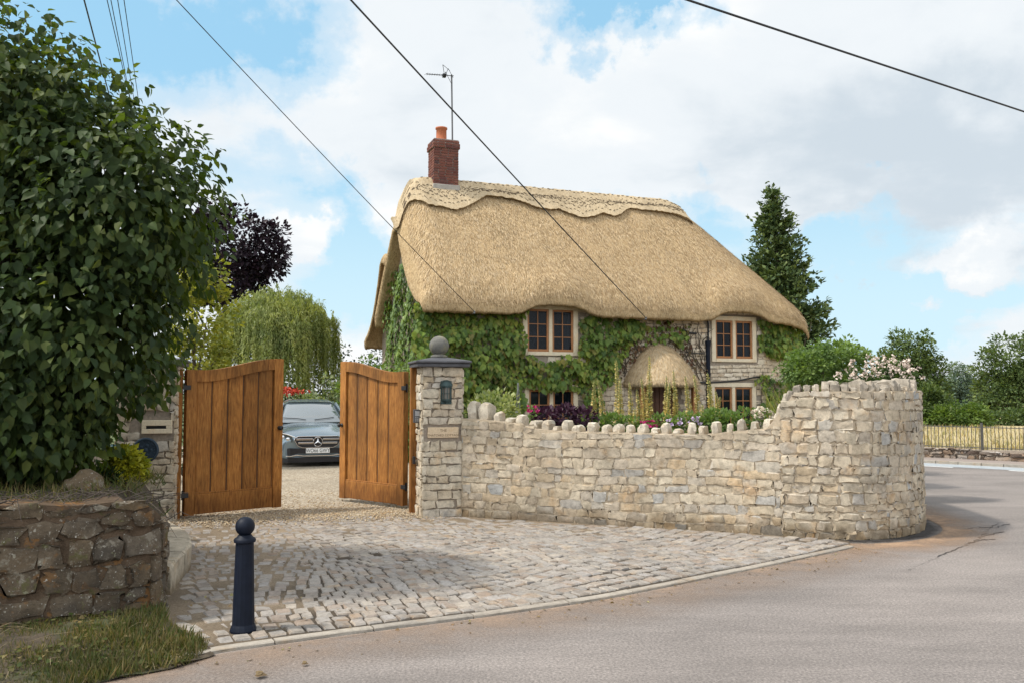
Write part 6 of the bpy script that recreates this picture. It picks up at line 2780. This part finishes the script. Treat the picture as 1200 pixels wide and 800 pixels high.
# ---- plants on the bank by the bush
p = at(146, 572, 7.9)
M_GOLD = leaf_mat('golden_conifer_spray', [(.36, .36, .025), (.50, .48, .04), (.24, .28, .025), (.58, .54, .07)], .3, .5, (1.1, 1.1, .6))
gc = thing('golden_conifer', 'small bright yellow green conifer on the bank below the wall plaque', 'shrub', (p.x, 7.9, .86))
rgd = np.random.default_rng(121)
m = 1500
d = unit(m, rgd)
d[:, 2] = np.abs(d[:, 2])
pos = d * np.array([.21, .18, .30]) * (rgd.random((m, 1)) ** .35)
leaves('foliage', pos, d * .7 + np.array([.1, -.1, -.25]) + rgd.normal(0, .35, (m, 3)), d + rgd.normal(0, .3, (m, 3)), rgd.uniform(.035, .075, m), M_GOLD, SMALL, gc, .9)
mb = MB()
mb.tube([(0, 0, -.05), (0, 0, .18)], .015, 6)
mb.build('trunk', M_BARK, gc)
small_plant('dark_fern', 'dark needle leaved plant between the boulder and the yellow conifer', 'plant', 112, 572, 7.6, .22, .2, 900, .07, M_HEDGE, 122, base=.85, tmpl=NARROW)
pp = at(137, 548, 9.4)
pot = thing('plant_pot', 'dark teal glazed pot half hidden under the bush beside the pillar', 'pot', (pp.x, 9.4, .84))
mb = MB()
mb.lathe([(.09, 0), (.12, .08), (.135, .2), (.15, .21), (.15, .24), (.12, .24), (.11, .18)], 22)
mb.build('pot_body', plain('teal_glaze', (.012, .06, .075), .25), pot, sm=True)
mb = MB()
mb.lathe([(.118, .205), (.002, .215)], 22, cap=False)
mb.build('potting_soil', M_SOIL, pot)

# ---- grass, litter, loose gravel
M_GRASS = leaf_mat('verge_grass', [(.045, .070, .018), (.075, .10, .028), (.13, .125, .045), (.24, .185, .095), (.07, .085, .025), (.17, .125, .06)], .3, .6, (1.3, 1.3, .6))
M_STRAW = plain('dead_grass', (.27, .21, .12), .9, nscale=10, var=.3)
VERGE = [(-2.50, 6.22), (-2.36, 5.95), (-2.0, 5.66), (-1.86, 5.46), (-2.02, 5.2), (-2.45, 4.86), (-3.3, 4.42), (-5.0, 3.5), (-7, 2.3), (-8.5, 3.2), (-6.2, 4.2), (-3.5, 5.68), (-2.9, 6.0)]


def verge_z(x, y):
    d = min(math.hypot(x - px, y - py) for px, py in ((-1.98, 5.4), (-2.12, 5.18), (-2.45, 4.86), (-2.9, 4.62), (-3.3, 4.42), (-4.1, 3.98), (-5, 3.5), (-7, 2.3)))
    return .012 + .10 * smooth(d / .9)


bm = bmesh.new()
f = bm.faces.new([bm.verts.new((p[0], p[1], 0)) for p in VERGE])
bmesh.ops.triangulate(bm, faces=[f])
bmesh.ops.subdivide_edges(bm, edges=bm.edges[:], cuts=5, use_grid_fill=True)
for p in bm.verts:
    p.co.z = verge_z(p.co.x, p.co.y) + rng.normal(0, .008)
if sum(q.normal.z for q in bm.faces) < 0:
    bmesh.ops.reverse_faces(bm, faces=bm.faces[:])
mb = MB()
mb.bm(bm)
struct(mb.build('verge', M_SOIL, sm=True))
rgz = np.random.default_rng(131)
pos, tp, sz = [], [], []
while len(pos) < 21000:
    x, y = rgz.uniform(-5.2, -1.95), rgz.uniform(3.4, 6.3)
    if not inside(VERGE, x, y):
        continue
    tuft = math.sin(x * 7 + y * 3) * math.sin(y * 9 - x * 4)
    near = smooth((x + 3.0) / .6)
    if rgz.random() > .36 + .34 * tuft + .4 * near:
        continue
    pos.append((x, y, verge_z(x, y) - .01))
    ln_ = rgz.normal(0, .38, 2)
    tp.append((ln_[0], ln_[1], 1))
    sz.append(rgz.uniform(.02, .058) * (1 + 1.1 * near * rgz.random()))
o = leaves('grass', pos, tp, unit(len(pos), rgz), sz, M_GRASS, BLADE, None, 1.7)
struct(o, 'stuff')
pos, tp, sz = [], [], []
while len(pos) < 1500:
    x, y = rgz.uniform(-5.2, -1.9), rgz.uniform(3.6, 6.3)
    if inside(VERGE, x, y) and math.sin(x * 5 + 1) * math.sin(y * 6) > -.2:
        pos.append((x, y, verge_z(x, y) + rgz.uniform(.004, .03)))
        a = rgz.uniform(0, 6.28)
        tp.append((math.cos(a), math.sin(a), rgz.normal(0.1, .25)))
        sz.append(rgz.uniform(.015, .04))
struct(leaves('weeds', pos, tp, np.array([0, 0, 1]) + rgz.normal(0, .3, (len(pos), 3)), sz, M_GRASS, BROAD, None, 1.5), 'stuff')
mb = MB()
for k in range(60):
    x, y = rgz.uniform(-4.4, -2.0), rgz.uniform(4.2, 6.0)
    if inside(VERGE, x, y):
        a, L = rgz.uniform(0, 6.28), rgz.uniform(.08, .36)
        z = verge_z(x, y)
        mb.tube([(x, y, z + .01), (x + L * .5 * math.cos(a), y + L * .5 * math.sin(a), z + .03 * rgz.random() + .015), (x + L * math.cos(a), y + L * math.sin(a), z + .03 * rgz.random())], .0014, 4)
struct(mb.build('dead_grass', M_STRAW), 'stuff')
# tufts on the wall head and the bank
pos, tp, sz = [], [], []
while len(pos) < 1500:
    x, y = rgz.uniform(-4.4, -2.6), rgz.uniform(6.0, 8.2)
    if not inside([(-4.4, 5.6), (-3.0, 6.25), (-2.72, 6.5), (-2.9, 7.2), (-3.3, 8.2), (-4.4, 8.2)], x, y):
        continue
    if math.sin(x * 8) * math.sin(y * 11) < -.1 and rgz.random() < .8:
        continue
    right = smooth((x + 3.15) / .4)
    pos.append((x, y, .86 - .30 * right))
    l2 = rgz.normal(0, .5, 2)
    tp.append((l2[0], l2[1] - .15, .8))
    sz.append(rgz.uniform(.05, .14))
struct(leaves('bank_grass', pos, tp, unit(len(pos), rgz), sz, M_GRASS, BLADE, None, 1.6), 'stuff')
# dead twigs and stalks lying over the wall head
mb = MB()
for k in range(120):
    x = rgz.uniform(-4.6, -2.62)
    yl = np.interp(x, [-4.6, -3.5, -2.9, -2.6], [5.25, 5.78, 6.1, 6.34])
    y = yl + rgz.uniform(-.02, .55)
    a, L = rgz.normal(.45, .8), rgz.uniform(.1, .4)
    z = .875 - .22 * smooth((x + 2.95) / .35)
    dz = rgz.uniform(-.02, .07)
    dy = math.sin(a) * L
    if y + dy < yl:
        dz -= .12 * rgz.random()
    mb.tube([(x, y, z + .01), (x + L * .5 * math.cos(a), y + dy * .5, z + .025 + .05 * rgz.random()), (x + L * math.cos(a), y + dy, z + .01 + dz)], [.004, .003, .0015], 4)
struct(mb.build('dead_twigs', plain('dead_twig', (.065, .05, .04), .9, nscale=10, var=.4)), 'stuff')
# pebbles
OCT = (np.array([(0, -.5, 0), (.42, 0, 0), (0, .5, 0), (-.42, 0, 0), (.05, .02, .30), (0, 0, -.2)]), [(0, 1, 4), (1, 2, 4), (2, 3, 4), (3, 0, 4), (1, 0, 5), (2, 1, 5), (3, 2, 5), (0, 3, 5)])
M_PEB = stone_mat('gravel_pebble', [(.44, .34, .22), (.56, .45, .30), (.36, .26, .17), (.62, .54, .42), (.48, .34, .20)], .003, var=.2, scale=30)
pos, sz = [], []
while len(pos) < 6500:
    x, y = rgz.uniform(-4.6, -.9), rgz.uniform(9.6, 14.5)
    e = 11.35 + .26 * (x + 2.7)
    w = math.exp(-((y - e) / .45) ** 2) if y < e else max(.12, math.exp(-((y - e) / 1.1) ** 2))
    if rgz.random() > w:
        continue
    if y > e + .3 and False:
        continue
    pos.append((x, y, .024 if y < e + .25 else .012))
    sz.append(rgz.uniform(.014, .038))
n = len(pos)
struct(leaves('loose_gravel', pos, np.concatenate([rgz.normal(0, 1, (n, 2)), rgz.normal(0, .15, (n, 1))], 1), np.array([0, 0, 1]) + rgz.normal(0, .2, (n, 3)), sz, M_PEB, OCT), 'stuff')
# dry grass standing in the field
pos, tp, sz = [], [], []
while len(pos) < 9000:
    s_ = rgz.uniform(3, 21)
    p_ = RETP.at(s_) - RETP.nrm(s_) * (.3 + 15 * rgz.random() ** 1.8)
    if p_[1] < 14:
        continue
    if math.sin(p_[0] * 1.7) * math.sin(p_[1] * 1.3) < -.3 and rgz.random() < .7:
        continue
    pos.append((p_[0], p_[1], .26))
    tp.append((rgz.normal(0, .3), rgz.normal(0, .3), 1))
    sz.append(rgz.uniform(.08, .22))
M_DRY = leaf_mat('dry_stalk', [(.40, .31, .15), (.52, .42, .22), (.34, .29, .13), (.24, .25, .08), (.56, .46, .26)], .3, .7, (1.2, 1.15, .8))
struct(leaves('field_grass', pos, tp, unit(len(pos), rgz), sz, M_DRY, BLADE, None, 2.2), 'stuff')
# fallen leaves and crumbs of litter on road and cobbles
M_DEAD = leaf_mat('fallen_leaf', [(.16, .10, .05), (.24, .17, .09), (.12, .08, .045), (.30, .27, .12)], .1, .7)
pos, sz = [], []
for k in range(230):
    r_ = rgz.random()
    if r_ < .55:
        s_ = rgz.uniform(0, KERB.L)
        q = KERB.at(s_) + KERB.nrm(s_) * (.06 + abs(rgz.normal(0, .2)))
        z = .008
    else:
        q = np.array([rgz.uniform(-3.4, -1), rgz.uniform(6, 11)])
        z = .04
        if not inside(APRON, *q):
            continue
    pos.append((q[0], q[1], z))
    sz.append(rgz.uniform(.012, .035))
n = len(pos)
struct(leaves('leaf_litter', pos, np.concatenate([rgz.normal(0, 1, (n, 2)), rgz.normal(0, .2, (n, 1))], 1), np.array([0, 0, 1]) + rgz.normal(0, .3, (n, 3)), sz, M_DEAD, BROAD, None, 1.3), 'stuff')
for i, (px, py, s_, lab) in enumerate(((298, 792, .075, 'curled brown fallen leaf lying on the road near the grass verge'), (353, 778, .045, 'tiny brown fallen leaf lying on the road in front of the bollard'))):
    q = gr(px, py, .012)
    lf = leaves('fallen_leaf', [(0, 0, 0), (.01, .005, .004)], [(1, .2, .15), (.5, .8, .3)], [(0, -.2, 1), (.3, 0, 1)], [s_, s_ * .7], M_DEAD, BROAD, None, 1.2)
    lf.location = (q.x, q.y, .014)
    tag(lf, lab, 'leaf')
